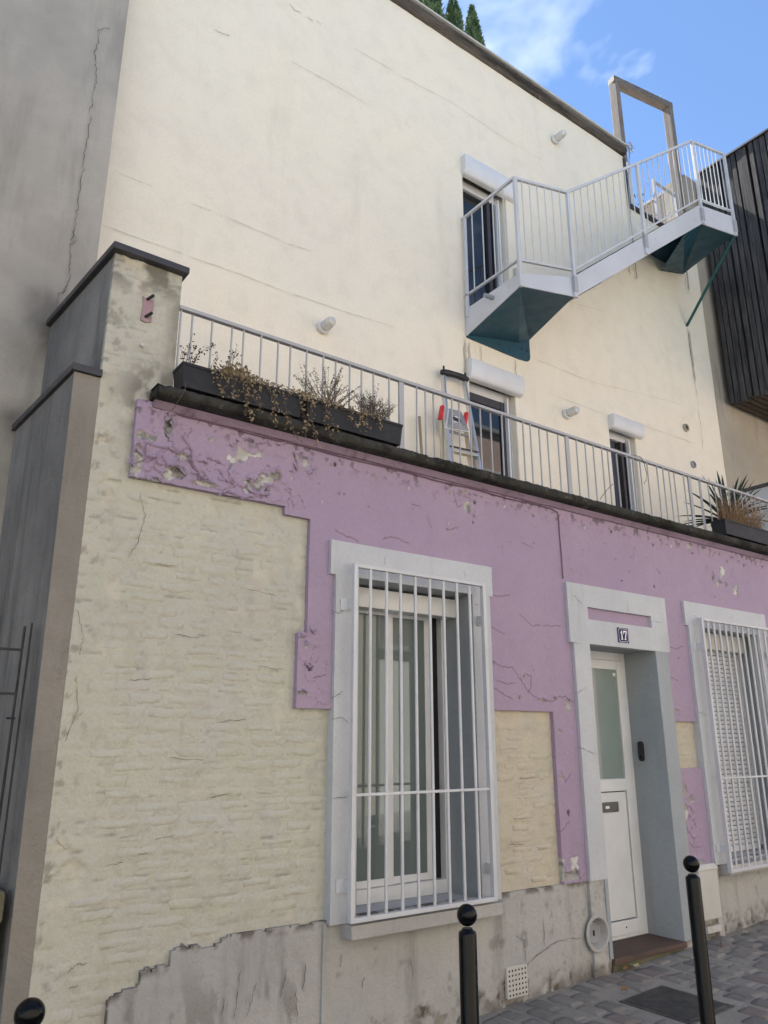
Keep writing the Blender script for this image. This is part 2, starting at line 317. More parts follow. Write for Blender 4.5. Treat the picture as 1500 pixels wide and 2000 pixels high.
class MB:
    def __init__(s): s.v = []; s.f = []
    def add(s, vs, fs):
        o = len(s.v); s.v += [tuple(map(float, p)) for p in vs]; s.f += [tuple(i+o for i in f) for f in fs]; return s
    def box(s, x0, x1, y0, y1, z0, z1):
        return s.add([(x0, y0, z0), (x1, y0, z0), (x1, y1, z0), (x0, y1, z0), (x0, y0, z1), (x1, y0, z1), (x1, y1, z1), (x0, y1, z1)],
                     [(0, 3, 2, 1), (4, 5, 6, 7), (0, 1, 5, 4), (1, 2, 6, 5), (2, 3, 7, 6), (3, 0, 4, 7)])
    def hexa(s, b, t):      # bottom quad, top quad (counter-clockwise from above)
        return s.add(list(b)+list(t), [(0, 3, 2, 1), (4, 5, 6, 7), (0, 1, 5, 4), (1, 2, 6, 5), (2, 3, 7, 6), (3, 0, 4, 7)])
    def bar(s, a, b, w, h, up=(0, 0, 1)):
        a = Vector(a); b = Vector(b); d = (b-a).normalized(); u = Vector(up)
        if abs(d.dot(u)) > .98: u = Vector((0, 1, 0))
        r = d.cross(u).normalized(); u = r.cross(d).normalized()
        P = []
        for p in (a, b):
            for i, j in ((-1, -1), (1, -1), (1, 1), (-1, 1)): P.append(p+r*(i*w/2)+u*(j*h/2))
        return s.add(P, [(3, 2, 1, 0), (4, 5, 6, 7), (0, 1, 5, 4), (1, 2, 6, 5), (2, 3, 7, 6), (3, 0, 4, 7)])
    def tube(s, pts, r, n=8, cap=True):
        pts = [Vector(p) for p in pts]; rs = r if isinstance(r, (list, tuple)) else [r]*len(pts); rings = []
        for i, p in enumerate(pts):
            d = (pts[min(i+1, len(pts)-1)]-pts[max(i-1, 0)]).normalized()
            u = Vector((0, 0, 1)) if abs(d.z) < .9 else Vector((1, 0, 0))
            a = d.cross(u).normalized(); b = d.cross(a)
            rings.append([p+(a*math.cos(2*math.pi*k/n)+b*math.sin(2*math.pi*k/n))*rs[i] for k in range(n)])
        vs = [q for g in rings for q in g]; fs = []
        for i in range(len(pts)-1):
            for k in range(n): fs.append((i*n+k, i*n+(k+1) % n, (i+1)*n+(k+1) % n, (i+1)*n+k))
        if cap: fs += [tuple(range(n))[::-1], tuple((len(pts)-1)*n+k for k in range(n))]
        return s.add(vs, fs)
    def lathe(s, prof, c=(0, 0, 0), axis='z', n=24, cap=True):   # prof: (radius, height)
        vs = []; fs = []
        for rr, h in prof:
            for k in range(n):
                a = 2*math.pi*k/n; p = (rr*math.cos(a), rr*math.sin(a), h)
                if axis == 'y': p = (p[0], -h, p[1])       # grows towards -Y
                vs.append((p[0]+c[0], p[1]+c[1], p[2]+c[2]))
        for i in range(len(prof)-1):
            for k in range(n): fs.append((i*n+k, i*n+(k+1) % n, (i+1)*n+(k+1) % n, (i+1)*n+k))
        if cap: fs += [tuple(range(n))[::-1], tuple((len(prof)-1)*n+k for k in range(n))]
        return s.add(vs, fs)
    def prism(s, poly, y0, y1):      # poly: (x, z) counter-clockwise seen from the street
        n = len(poly)
        return s.add([(x, y0, z) for x, z in poly]+[(x, y1, z) for x, z in poly],
                     [tuple(range(n)), tuple(range(n, 2*n))[::-1]]+[(i, n+i, n+(i+1) % n, (i+1) % n) for i in range(n)])
    def quad(s, a, b, c, d): return s.add([a, b, c, d], [(0, 1, 2, 3)])
    def build(s, name, mat, parent=None, smooth=False, bevel=0, local=False, world=None):
        off = Vector((0, 0, 0)) if local else ROOT.get(parent, Vector((0, 0, 0)))
        me = bpy.data.meshes.new(name); me.from_pydata([tuple(Vector(p)-off) for p in s.v], [], s.f)
        me.materials.append(mat)
        if smooth: me.shade_smooth()
        o = link(name, me, parent)
        if bevel:
            b = o.modifiers.new('bevel', 'BEVEL'); b.width = bevel; b.segments = 2; b.limit_method = 'ANGLE'; b.angle_limit = R(40); b.harden_normals = False
        if smooth and smooth == 'auto':
            for p in me.polygons: p.use_smooth = True
            me.set_sharp_from_angle(angle=R(40))
        return o
def mesh_of(mb, name, mat, smooth=False):
    me = bpy.data.meshes.new(name); me.from_pydata(mb.v, [], mb.f); me.materials.append(mat)
    if smooth:
        for p in me.polygons: p.use_smooth = True
        me.set_sharp_from_angle(angle=R(45))
    return me

def axis_lines(breaks, lo, hi, step):
    """sorted grid lines with every break kept; step is a number or f(x)"""
    b = sorted(set([lo, hi]+[x for x in breaks if lo < x < hi])); out = []
    for a, c in zip(b[:-1], b[1:]):
        st = step((a+c)/2) if callable(step) else step
        k = max(1, int(round((c-a)/st))); out += list(np.linspace(a, c, k+1)[:-1])
    return np.array(out+[hi])
def relief(name, mat, parent, rects, step_x, step_z, y, back, hf=None, holes=(), keepf=None, xb=(), zb=()):
    """a rendered surface in the facade plane made of rects (x0,x1,z0,z1) with real relief and returned edges"""
    xs = axis_lines([v for r in rects+list(holes) for v in r[:2]]+list(xb), min(r[0] for r in rects), max(r[1] for r in rects), step_x)
    zs = axis_lines([v for r in rects+list(holes) for v in r[2:]]+list(zb), min(r[2] for r in rects), max(r[3] for r in rects), step_z)
    cx = (xs[1:]+xs[:-1])/2; cz = (zs[1:]+zs[:-1])/2
    CX, CZ = np.meshgrid(cx, cz, indexing='ij'); keep = np.zeros(CX.shape, bool)
    for r in rects: keep |= (CX > r[0]) & (CX < r[1]) & (CZ > r[2]) & (CZ < r[3])
    for r in holes: keep &= ~((CX > r[0]) & (CX < r[1]) & (CZ > r[2]) & (CZ < r[3]))
    if keepf is not None: keep &= keepf(CX, CZ)
    X, Z = np.meshgrid(xs, zs, indexing='ij'); nx, nz = X.shape
    H, mask = hf(X, Z, xs, zs) if hf else (np.zeros_like(X), np.zeros(X.shape+(4,)))
    off = ROOT.get(parent, Vector((0, 0, 0)))
    V = np.stack([X-off.x, y-H-off.y, Z-off.z], -1).reshape(-1, 3)
    idx = np.arange(nx*nz).reshape(nx, nz)
    q = np.stack([idx[:-1, :-1], idx[1:, :-1], idx[1:, 1:], idx[:-1, 1:]], -1)[keep]
    pad = np.zeros((keep.shape[0]+2, keep.shape[1]+2), bool); pad[1:-1, 1:-1] = keep
    sides = []
    for dx, dz, a, b in ((-1, 0, (0, 1), (0, 0)), (1, 0, (1, 0), (1, 1)), (0, -1, (0, 0), (1, 0)), (0, 1, (1, 1), (0, 1))):
        nb = pad[1+dx:1+dx+keep.shape[0], 1+dz:1+dz+keep.shape[1]]
        ii, jj = np.nonzero(keep & ~nb)
        sides.append(np.stack([idx[ii+a[0], jj+a[1]], idx[ii+b[0], jj+b[1]]], -1))
    S = np.concatenate(sides)
    VF = V[S.ravel()].reshape(-1, 2, 3); VB = VF.copy(); VB[:, :, 1] = back-off.y
    n0 = len(V); m = len(S)
    V2 = np.concatenate([V, VF.reshape(-1, 3), VB.reshape(-1, 3)])
    e = np.arange(m)*2
    q2 = np.stack([n0+e+1, n0+e, n0+2*m+e, n0+2*m+e+1], -1)
    mk = mask.reshape(-1, 4); mk2 = np.concatenate([mk, mk[S.ravel()]*[1, 1, .3, 1], mk[S.ravel()]*[1, 1, .3, 1]])
    used = np.zeros(len(V2), bool); Q = np.concatenate([q, q2]); used[Q.ravel()] = True
    rem = np.cumsum(used)-1
    sm = np.concatenate([np.full(len(q), True), np.full(len(q2), False)])
    me = fastmesh(name, V2[used], rem[Q], mat, sm, mk2[used]); return link(name, me, parent)

def window_idx(xs, zs, x0, x1, z0, z1):
    return slice(*np.searchsorted(xs, (x0, x1))), slice(*np.searchsorted(zs, (z0, z1)))
def dist_poly(X, Z, pts):
    D = np.full(X.shape, 9.0); S = np.zeros(X.shape)
    for (a, b), (c, d) in zip(pts[:-1], pts[1:]):
        ux, uz = c-a, d-b; l2 = ux*ux+uz*uz+1e-12
        t = np.clip(((X-a)*ux+(Z-b)*uz)/l2, 0, 1); dx = X-a-t*ux; dz = Z-b-t*uz
        r = np.hypot(dx, dz); up = (ux*dz-uz*dx) > 0
        nearer = r < D; D = np.where(nearer, r, D); S = np.where(nearer, np.where(up, 1, -1), S)
    return D, S
def jitter(pts, n=4, amp=.006, seed=0):
    rr = random.Random(seed); out = []
    for (a, b), (c, d) in zip(pts[:-1], pts[1:]):
        for k in range(n):
            t = k/n; out.append((a+(c-a)*t+rr.uniform(-amp, amp), b+(d-b)*t+rr.uniform(-amp, amp)))
    return out+[pts[-1]]
def ribbon(mb, pts, w, seed=0):
    """thin open crack lying on a surface, tapering at both ends; pts are 3D, facing -Y"""
    rr = random.Random(seed); P = [Vector(p) for p in pts]; n = len(P)
    if n < 2: return
    A = []; B = []
    for i, p in enumerate(P):
        d = (P[min(i+1, n-1)]-P[max(i-1, 0)]).normalized(); s = Vector((-d.z, 0, d.x)).normalized()
        ww = w*rr.uniform(.35, 1.3)*min(1, .25+min(i, n-1-i)/1.5)/2; A.append(p+s*ww); B.append(p-s*ww)
    for i in range(n-1): mb.quad(B[i], B[i+1], A[i+1], A[i])
def crackpx(mb, pp, Y, w, seed, n=5, amp=.008, lift=.0025):
    pts = [tuple(at(u, v, Y)[[0, 2]]) for u, v in pp]
    ribbon(mb, [(x, Y-lift, z) for x, z in jitter(pts, n, amp, seed)], w, seed)

def gz(x): return .04*(x-4.5)        # the street climbs gently to the right

YW = 1.4                              # plane of the tall cream wall
TZ = 3.46                             # terrace level

# ================================================================== ground
g = MB(); g.quad((-60, -60, gz(-60)-.13), (60, -60, gz(60)-.13), (60, 1.0, gz(60)-.13), (-60, 1.0, gz(-60)-.13))
tag(g.build('road', M['asphalt']), kind='structure')
g = MB(); g.hexa([(-30, -1.62, gz(-30)-.3), (40, -1.62, gz(40)-.3), (40, .6, gz(40)-.3), (-30, .6, gz(-30)-.3)],
                 [(-30, -1.62, gz(-30)-.0045), (40, -1.62, gz(40)-.0045), (40, .6, gz(40)-.0045), (-30, .6, gz(-30)-.0045)])
pavement = tag(g.build('pavement', M['joint']), kind='structure')
kerb = MB()
for i in range(-12, 24):
    a = i*1.0+.004; b = a+.992; kerb.hexa([(a, -1.80, gz(a)-.3), (b, -1.80, gz(b)-.3), (b, -1.625, gz(b)-.3), (a, -1.625, gz(a)-.3)], [(a, -1.80, gz(a)+.002), (b, -1.80, gz(b)+.002), (b, -1.625, gz(b)+.002), (a, -1.625, gz(a)+.002)])
tag(kerb.build('kerb', M['kerb'], bevel=.012), kind='structure')
# far-side pavement in front of the houses opposite
g = MB(); g.hexa([(-40, -9, gz(-40)-.3), (40, -9, gz(40)-.3), (40, -6.2, gz(40)-.3), (-40, -6.2, gz(-40)-.3)], [(-40, -9, gz(-40)), (40, -9, gz(40)), (40, -6.2, gz(40)), (-40, -6.2, gz(-40))])
tag(g.build('far_pavement', M['kerb']), kind='structure')

def sett_mesh(k, lx, ly):
    nx, ny = 6, 8; rr = np.random.default_rng(100+k)
    u = np.array([0, .07, .3, .7, .93, 1]); v = np.array([0, .05, .2, .4, .6, .8, .95, 1])
    U, W = np.meshgrid(u, v, indexing='ij'); X = (U-.5)*lx; Y = (W-.5)*ly
    e = np.minimum(np.minimum(U, 1-U)*lx, np.minimum(W, 1-W)*ly)
    Z = .0075*np.sqrt(np.clip(e/.022, 0, 1))-.016*(e < .001)+rr.uniform(-.0015, .0015, U.shape)
    X = X+rr.uniform(-.004, .004, U.shape)*(e < .012); Y = Y+rr.uniform(-.005, .005, U.shape)*(e < .012)
    cor = ((U < .05) | (U > .95)) & ((W < .04) | (W > .96)); X[cor] *= .86; Y[cor] *= .93
    V = np.stack([X, Y, Z], -1).reshape(-1, 3); idx = np.arange(nx*ny).reshape(nx, ny)
    q = np.stack([idx[:-1, :-1], idx[1:, :-1], idx[1:, 1:], idx[:-1, 1:]], -1).reshape(-1, 4)
    return V, q
SM = [sett_mesh(k, .128, .205) for k in range(7)]
SETT = [fastmesh('sett', V, q, M['sett']) for V, q in SM]
cand = []
rowx = 3.0
MH = (4.40, 4.86, -.925, -.40)        # the iron cover
ix = -2
for ix in range(-8, 48):
    x = 2.2+ix*.14+.018*math.sin(ix*2.3)
    for iy in range(0, 9):
        y = -.06-iy*.215-(.06+.07*math.sin(ix*5.1)+.05*(ix % 2))
        if y < -1.56: continue
        if MH[0]-.07 < x < MH[1]+.07 and MH[2]-.10 < y < MH[3]+.10: continue
        u, v = px((x, y, gz(x))); vis = -60 < u < 1600 and 1700 < v < 2060
        cand.append((not vis, math.dist((x, y, gz(x)), CAM), x, y))
cand.sort()
restV, restF, nv = [], [], 0
for k, (nvz, d, x, y) in enumerate(cand):
    rz = random.gauss(0, .03); sx = random.uniform(.82, 1.06); sy = random.uniform(.80, 1.05); dz = random.uniform(-.008, .004); m = random.randrange(7)
    jx = x+random.uniform(-.008, .008); jy = y+random.uniform(-.012, .012)
    if not nvz and k < 290:
        o = link('sett', SETT[m], pavement, (jx, jy, gz(jx)+dz)); o.rotation_euler = (random.gauss(0, .012), -math.atan(.04)+random.gauss(0, .015), rz); o.scale = (sx, sy, 1)
    else:
        V, q = SM[m]; c, s = math.cos(rz), math.sin(rz)
        Wv = np.stack([V[:, 0]*sx*c-V[:, 1]*sy*s+jx, V[:, 0]*sx*s+V[:, 1]*sy*c+jy, V[:, 2]+gz(jx)+dz+.04*V[:, 0]], -1)
        restV.append(Wv); restF.append(q+nv); nv += len(V)
if restV:
    o = link('setts_beyond', fastmesh('setts_beyond', np.concatenate(restV), np.concatenate(restF), M['sett']), pavement); tag(o, kind='stuff')

# ================================================================== the lilac house (street front with terrace on top)
house = thing('house', 'low house front painted lilac and cream with grey plinth and barred windows', 'house', (4.0, 0, 0))
W1 = (2.66, 3.62, .60, 2.55); DO = (4.835, 5.68, -.3, 2.295); W2 = (6.42, 7.38, .60, 2.55)

def hf_brick(X, Z, xs, zs):
    H = (fbm(X*4, Z*6, 3)-.5)*.009+(fbm(X*10, Z*45, 5)-.5)*.005+(fbm(X*45, Z*80, 6)-.5)*.005
    cs = np.abs(((Z/.066) % 1)-.5)*2                      # courses show through the paint
    H += -.0042*sst(.62, 1, cs)*sst(.30, .5, fbm(X*5, Z*12, 9))
    m = np.zeros(X.shape+(4,)); m[..., 3] = 1
    m[..., 0] = sst(.66, .74, fbm(X*6, Z*6, 21))*.55*(X < 2.6)
    m[..., 1] = np.clip(sst(.60, .72, fbm(X*22, Z*22, 31))*.40*(sst(1.15, 1.0, X)+.35)+.5*sst(.70, 1, cs)*sst(.60, .72, fbm(X*9, Z*30, 33))*(X < 2.6)+sst(.25, 0, Z-gz(X))*sst(.4, .6, fbm(X*8, Z*8, 41))*.8, 0, 1)
    # dark weathering beside the cornice end and at the pillar head
    m[..., 1] = np.maximum(m[..., 1], .8*sst(.32, .06, np.hypot((X-1.27)*1.1, (Z-3.42)*.8))*sst(.38, .6, fbm(X*14, Z*14, 51)))
    m[..., 1] = np.maximum(m[..., 1], .95*sst(3.98, 4.20, Z)*sst(.38, .56, fbm(X*9, Z*12, 61)))
    m[..., 1] = np.maximum(m[..., 1], .65*sst(1.27, 1.38, X)*(Z > 3.45)*sst(.30, .55, fbm(X*12, Z*6, 71)))
    # flaked spots near the corner
    for (u, v, r) in ((215, 970, .05), (217, 940, .045), (205, 860, .05), (245, 1605, .022), (150, 1700, .06), (120, 1660, .05), (285, 560, .09), (262, 520, .07)):
        p = at(u, v); ii = window_idx(xs, zs, p[0]-.2, p[0]+.2, p[2]-.2, p[2]+.2); x, z = X[ii], Z[ii]
        d = np.hypot(x-p[0], z-p[2])+.05*(fbm(x*30, z*30, int(u))-.5)*2
        e = sst(r, r*.55, d); H[ii] -= .006*e; H[ii] += .006*np.exp(-((d-r*1.1)/(.012))**2)*(z > p[2]-.01)
        m[ii][..., 0] = np.maximum(m[ii][..., 0], e*.7)
    return H, m
relief('front_wall', M['brick'], house, [(.98, 9.75, -.45, 3.40), (.98, 1.385, 3.40, 4.27)], lambda x: .011 if x < 2.5 else (.03 if x < 6.3 else .08), lambda z: .013, .02, .06,
       hf_brick, holes=[W1, DO, W2, (4.60, 4.80, .175, .375)], xb=(2.5, 4.0, 4.6))
fw_obj = bpy.data.objects['front_wall']
# bricks bulging through the paint
def brick_mesh(k, L_):
    rr = np.random.default_rng(500+k); u = np.array([0, .05, .25, .5, .75, .95, 1]); v = np.array([0, .2, .5, .8, 1])
    U, W = np.meshgrid(u, v, indexing='ij'); X = (U-.5)*L_; Z = (W-.5)*.058
    e = np.minimum(np.minimum(U, 1-U)*L_, np.minimum(W, 1-W)*.058)
    H = .0034*np.sqrt(np.clip(e/.009, 0, 1))+rr.uniform(-.0018, .0010, U.shape)*(e > .001)-.006*(e < .001)
    X = X+rr.uniform(-.006, .006, U.shape)*(e < .012); Z = Z+rr.uniform(-.009, .009, U.shape)*(e < .002)+rr.uniform(-.004, .004, U.shape)*(e > .002)
    V = np.stack([X, -H, Z], -1).reshape(-1, 3); idx = np.arange(U.size).reshape(U.shape)
    q = np.stack([idx[:-1, :-1], idx[1:, :-1], idx[1:, 1:], idx[:-1, 1:]], -1).reshape(-1, 4)
    return fastmesh('brick', V, q, M['brick'], mask=np.tile([0, 0, 0, 1.0], (len(V), 1)))
BK = [brick_mesh(k, .205) for k in range(6)]; BH = [brick_mesh(20+k, .10) for k in range(3)]
nb = 0
SOCT = [(1.317, .2), (1.325, .40), (1.331, .433), (1.461, .444), (1.467, .518), (1.604, .522), (1.611, .594), (1.866, .582), (1.878, .607), (2.50, .612)]
def soc_top(x): return np.interp(x, [p[0] for p in SOCT], [p[1] for p in SOCT])
for reg in ((1.10, 2.47, -.05, 2.90), (3.80, 4.39, .63, 1.75), (5.86, 6.2, 1.36, 1.71)):
    row = 0; z = reg[2]+.03
    while z < reg[3]-.02:
        x = reg[0]-random.uniform(0, .2)
        while x < reg[1]:
            half = random.random() < .18; Lb = .10 if half else .205; xc = x+Lb/2; x += Lb+.012
            lim = 2.30 if z > 1.74 and z < 2.2 else (2.24 if z > 2.15 else 2.47)
            if reg[0] < 1.5:
                if xc+Lb/2 > (2.24 if 1.72 < z < 2.19 else (2.30 if z >= 2.19 else 2.48)) or xc-Lb/2 < 1.06+.06*random.random(): continue
                if z < soc_top(xc)+.04 and xc > 1.3: continue
                if z > 2.87: continue
                if random.random() < .05+.22*(fbm(np.array(xc*1.6), np.array(z*1.6), 77) > .58)+.12*(z > 2.2): continue
            elif xc+Lb/2 > reg[1] or xc-Lb/2 < reg[0]: continue
            elif random.random() < .15: continue
            if nb >= 296: continue
            m = random.choice(BH if half else BK)
            o = link('brick', m, fw_obj, Vector((xc, .0190+random.uniform(-.0002, .0042), z+random.uniform(-.004, .004)))-ROOT[fw_obj]); o.rotation_euler = (0, random.gauss(0, .03), 0); o.scale = (random.uniform(.75, 1.06), 1, random.uniform(.72, 1.12)*random.choice((1, 1, -1))); nb += 1
        z += .066; row += 1

# ---- peeling lilac render
PEEL = [  # photo pixel, radii in metres, depth, tone (0 plaster .. 1 dark)
    (269, 898, .026, .085, .006, .15), (329, 833, .024, .065, .010, .85), (357, 893, .040, .020, .008, .25), (348, 924, .036, .030, .009, .55), (401, 946, .062, .018, .007, 0),
    (538, 929, .034, .026, .008, .35), (519, 960, .018, .034, .008, .55), (485, 941, .008, .022, .006, .1), (595, 905, .022, .035, .004, .3), (300, 937, .05, .012, .006, .35),
    (1393, 1128, .022, .045, .006, .75), (1405, 1137, .03, .018, .005, .5), (1345, 1068, .03, .022, .004, 0), (908, 960, .018, .02, .004, .3), (1418, 1140, .016, .028, .005, .6),
    (605, 1303, .020, .020, .003, .9), (590, 1243, .018, .012, .003, 0), (612, 1232, .008, .008, .003, 0), (598, 1260, .010, .020, .003, 0), (590, 1352, .03, .014, .003, .6),
    (960, 1296, .022, .020, .006, .2), (1022, 1325, .010, .022, .005, .2), (1059, 1367, .034, .012, .006, .25), (1083, 1364, .016, .014, .005, .6), (1110, 1378, .028, .05, .006, .2),
    (1015, 1362, .010, .018, .004, .7), (1110, 1588, .010, .028, .004, .95), (1095, 1517, .012, .030, .004, .2), (1092, 1428, .02, .014, .003, .2), (1119, 1711, .075, .030, .006, .3), (1100, 1705, .02, .05, .006, .2),
    (1338, 1545, .022, .055, .006, .2), (1333, 1612, .016, .14, .006, .25), (1345, 1683, .06, .022, .006, .05), (1352, 1560, .03, .03, .005, .4), (1372, 1682, .02, .02, .005, 0), (1110, 1470, .012, .006, .003, 0),
    (1322, 1388, .03, .012, .005, .3), (1365, 1068, .006, .01, .003, .1), (1440, 1155, .02, .02, .004, .4), (1482, 1030, .01, .012, .003, .1), (258, 915, .012, .03, .005, .3)]
PCR = [  # cracks with a lifted lip
    [(355, 855), (372, 880), (370, 905), (392, 935)], [(372, 905), (382, 925), (393, 938)], [(430, 924), (434, 937), (452, 942)], [(462, 862), (459, 878)], [(478, 860), (494, 863)],
    [(500, 868), (516, 866)], [(283, 870), (281, 892), (300, 897)], [(262, 905), (280, 900), (303, 897)], [(285, 868), (332, 880), (343, 886)], [(405, 895), (430, 905)], [(385, 902), (402, 905)],
    [(455, 965), (470, 975), (490, 972)], [(490, 962), (505, 970), (518, 968)], [(430, 968), (445, 961)], [(575, 890), (580, 918)], [(605, 925), (615, 915)], [(545, 870), (560, 866)],
    [(958, 1290), (985, 1304), (1000, 1303), (1018, 1330), (1031, 1350), (1044, 1361), (1060, 1369), (1080, 1370), (1091, 1361), (1103, 1361), (1118, 1372)], [(1025, 1315), (1037, 1322), (1037, 1345), (1030, 1352)],
    [(612, 1325), (636, 1318)], [(660, 1105), (690, 1112)], [(748, 1053), (765, 1047), (800, 1062)], [(655, 1035), (672, 1046), (690, 1052), (700, 1058)], [(955, 1160), (975, 1165), (995, 1162)],
    [(960, 1225), (985, 1240)], [(1015, 1200), (1040, 1223), (1055, 1220)], [(1060, 1222), (1095, 1223)], [(885, 958), (893, 990), (905, 985)], [(915, 970), (930, 985)], [(845, 960), (850, 975)],
    [(1305, 1262), (1320, 1268), (1335, 1262)], [(1307, 1320), (1325, 1330)], [(1095, 1505), (1105, 1528), (1115, 1510)], [(1095, 1625), (1112, 1605)], [(965, 1345), (1000, 1365)], [(970, 1330), (990, 1336), (1005, 1333)],
    [(1382, 1100), (1380, 1118)], [(1430, 1110), (1426, 1130)], [(835, 1010), (842, 1030)], [(878, 1035), (895, 1030)], [(1020, 1060), (1040, 1070)], [(1240, 1070), (1236, 1090)], [(1280, 1110), (1290, 1120)], [(805, 985), (820, 990)]]
def hf_purple(X, Z, xs, zs):
    H = (fbm(X*5, Z*5, 11)-.5)*.005+(fbm(X*40, Z*40, 12)-.5)*.0010
    # blistered, wrinkled corner
    wr = sst(2.2, 1.25, X)*sst(2.85, 2.95, Z); H += wr*(.5-np.abs(fbm(X*16, Z*16, 13)-.5)*2)*.016*sst(.35, .6, fbm(X*4, Z*4, 14))
    m = np.zeros(X.shape+(4,)); m[..., 3] = 1
    # paint broken into curling scales: left end of the band and a few patches further along
    for (cx, cz, rx, rz, cell, amp, bare, sd) in ((1.58, 3.06, .52, .20, .15, .020, .06, 1), (1.30, 3.10, .15, .24, .085, .020, .16, 2), (2.08, 3.02, .17, .12, .07, .014, .14, 3), (2.28, 3.18, .09, .11, .05, .010, .10, 4),
                                              (3.62, 3.22, .12, .09, .07, .008, .06, 5), (6.95, 3.02, .18, .14, .07, .011, .12, 6), (4.52, .68, .16, .10, .06, .012, .25, 8), (5.93, .85, .12, .28, .08, .012, .22, 9), (2.36, 1.95, .10, .20, .08, .006, .08, 11)):
        ii = window_idx(xs, zs, cx-rx*1.5, cx+rx*1.5, cz-rz*1.5, cz+rz*1.5); x, z = X[ii], Z[ii]
        if x.size == 0: continue
        reg = sst(1.25, .75, np.hypot((x-cx)/rx, (z-cz)/rz)+(fbm(x*9, z*9, 200+sd)-.5)*1.1)
        wx = x+(fbm(x*14, z*14, 210+sd)-.5)*cell*1.1; wz = z+(fbm(x*14, z*14, 230+sd)-.5)*cell*1.1
        gx, gy = np.floor(wx/cell), np.floor(wz/cell); F1 = np.full(x.shape, 9.0); F2 = F1.copy(); ID = np.zeros(x.shape); DZ = np.zeros(x.shape)
        for di in (-1, 0, 1):
            for dj in (-1, 0, 1):
                ax, ay = gx+di, gy+dj; px_ = (ax+.1+.8*_h(ax, ay, 300+sd))*cell; py_ = (ay+.1+.8*_h(ax, ay, 320+sd))*cell
                d = np.hypot(wx-px_, wz-py_); nw = d < F1
                F2 = np.where(nw, F1, np.minimum(F2, d)); ID = np.where(nw, _h(ax, ay, 340+sd), ID); DZ = np.where(nw, wz-py_, DZ); F1 = np.where(nw, d, F1)
        edge = (F2-F1)/cell; lift = ((_h(np.floor(ID*997), np.floor(ID*131), 5) > .5)*(.35+.65*ID))
        off = (ID < bare) & (reg > .5); seam = sst(.07, .015, edge)*reg*(lift > 0)
        curl = amp*lift*sst(.55, .0, edge)*sst(-.3, .25, -DZ/cell)*reg            # lower edges curl away from the wall
        H[ii] = np.where(off, H[ii]*.3-.006, H[ii]+curl-.004*seam)
        mm = m[ii]; mm[..., 0] = np.maximum(mm[..., 0], off*1.0); mm[..., 1] = np.maximum(mm[..., 1], off*sst(.45, .65, fbm(x*25, z*25, 250+sd))*.6); mm[..., 2] = np.maximum(mm[..., 2], seam*.5*(1-off))
    rr = random.Random(5)
    peel = list(PEEL)
    # fixing holes in a row under the cornice
    for k in range(22):
        x = 1.62+k*.30+rr.uniform(-.04, .04); z = 3.285-rr.uniform(0, .05)
        peel.append((x, z, rr.uniform(.010, .017), rr.uniform(.010, .016), .004, rr.choice([.05, .4, .8, .9]), 1))
    for k in range(46):
        x = rr.uniform(1.3, 8.6); z = rr.uniform(1.8, 3.25) if rr.random() < .5 else rr.uniform(2.8, 3.3)
        peel.append((x, z, rr.uniform(.004, .011), rr.uniform(.004, .014), .003, rr.choice([.1, .3, .6, .9]), 1))
    for k, p in enumerate(peel):
        if len(p) == 6: q = at(*p[:2], -.015); cx, cz = q[0], q[2]; rx, rz, dep, tone = p[2:]
        else: cx, cz, rx, rz, dep, tone, _ = p
        g_ = max(rx, rz)+.08; ii = window_idx(xs, zs, cx-g_, cx+g_, cz-g_, cz+g_); x, z = X[ii], Z[ii]
        if x.size == 0: continue
        ang = 14/max(.02, min(rx, rz)*10)
        d = np.hypot((x-cx)/rx, (z-cz)/rz)+(fbm(x*ang*2.2, z*ang*2.2, 40+k)-.5)*1.5
        mn = min(rx, rz); dm = (d-1)*mn                          # rough metric distance to the edge
        e = sst(.10, -.10, d-1)
        lip = np.exp(-(np.clip(dm, 0, 1)/(.012+.25*mn))**2)*(d > .95)*(.4+.9*vn(x*30, z*30, k))
        H[ii] = H[ii]*(1-e)+e*(-dep*.8)+lip*min(.016, dep*1.7)*(1-e)*(.35+.65*(z > cz))
        mm = m[ii]
        mm[..., 0] = np.maximum(mm[..., 0], e*(tone < .88)); mm[..., 1] = np.maximum(mm[..., 1], e*np.clip(tone*(.5+fbm(x*40, z*40, k)), 0, 1))
    cr = [([tuple(at(u, v, -.015)[[0, 2]]) for u, v in c], .0030, k) for k, c in enumerate(PCR)]
    for k in range(60):                                           # short curled arcs
        x = rr.uniform(1.35, 8.6); z = rr.uniform(1.8, 3.25); r_ = rr.uniform(.02, .05); a0 = rr.uniform(0, 6.28); sp = rr.uniform(.6, 1.8)
        cr.append(([(x+r_*math.cos(a0+sp*t/5), z+r_*math.sin(a0+sp*t/5)) for t in range(6)], rr.uniform(.0010, .0020), 100+k))
    for pts, wd, k in cr:
        pts = jitter(pts, 7, .005 if k < 100 else .002, k)
        ax = [p[0] for p in pts]; az = [p[1] for p in pts]
        ii = window_idx(xs, zs, min(ax)-.05, max(ax)+.05, min(az)-.05, max(az)+.05); x, z = X[ii], Z[ii]
        if x.size == 0: continue
        D, S = dist_poly(x, z, pts)
        up = S*(1 if (pts[-1][0] > pts[0][0]) else -1)
        cut = sst(wd*1.6, wd*.5, D)
        lipH = .013 if k < 17 else (.004 if k < 100 else .0025)
        H[ii] += lipH*np.exp(-(D/(.016 if k < 17 else .009))**2)*(up > 0)*(1-cut)-.003*cut
        mm = m[ii]; mm[..., 2] = np.maximum(mm[..., 2], cut*(.6 if k < 100 else .3))
    # black speckled mildew just below the cornice
    ml = sst(3.20, 3.36, Z)*sst(.56, .66, fbm(X*26, Z*30, 91)); m[..., 1] = np.maximum(m[..., 1], ml*.75)
    return H, m
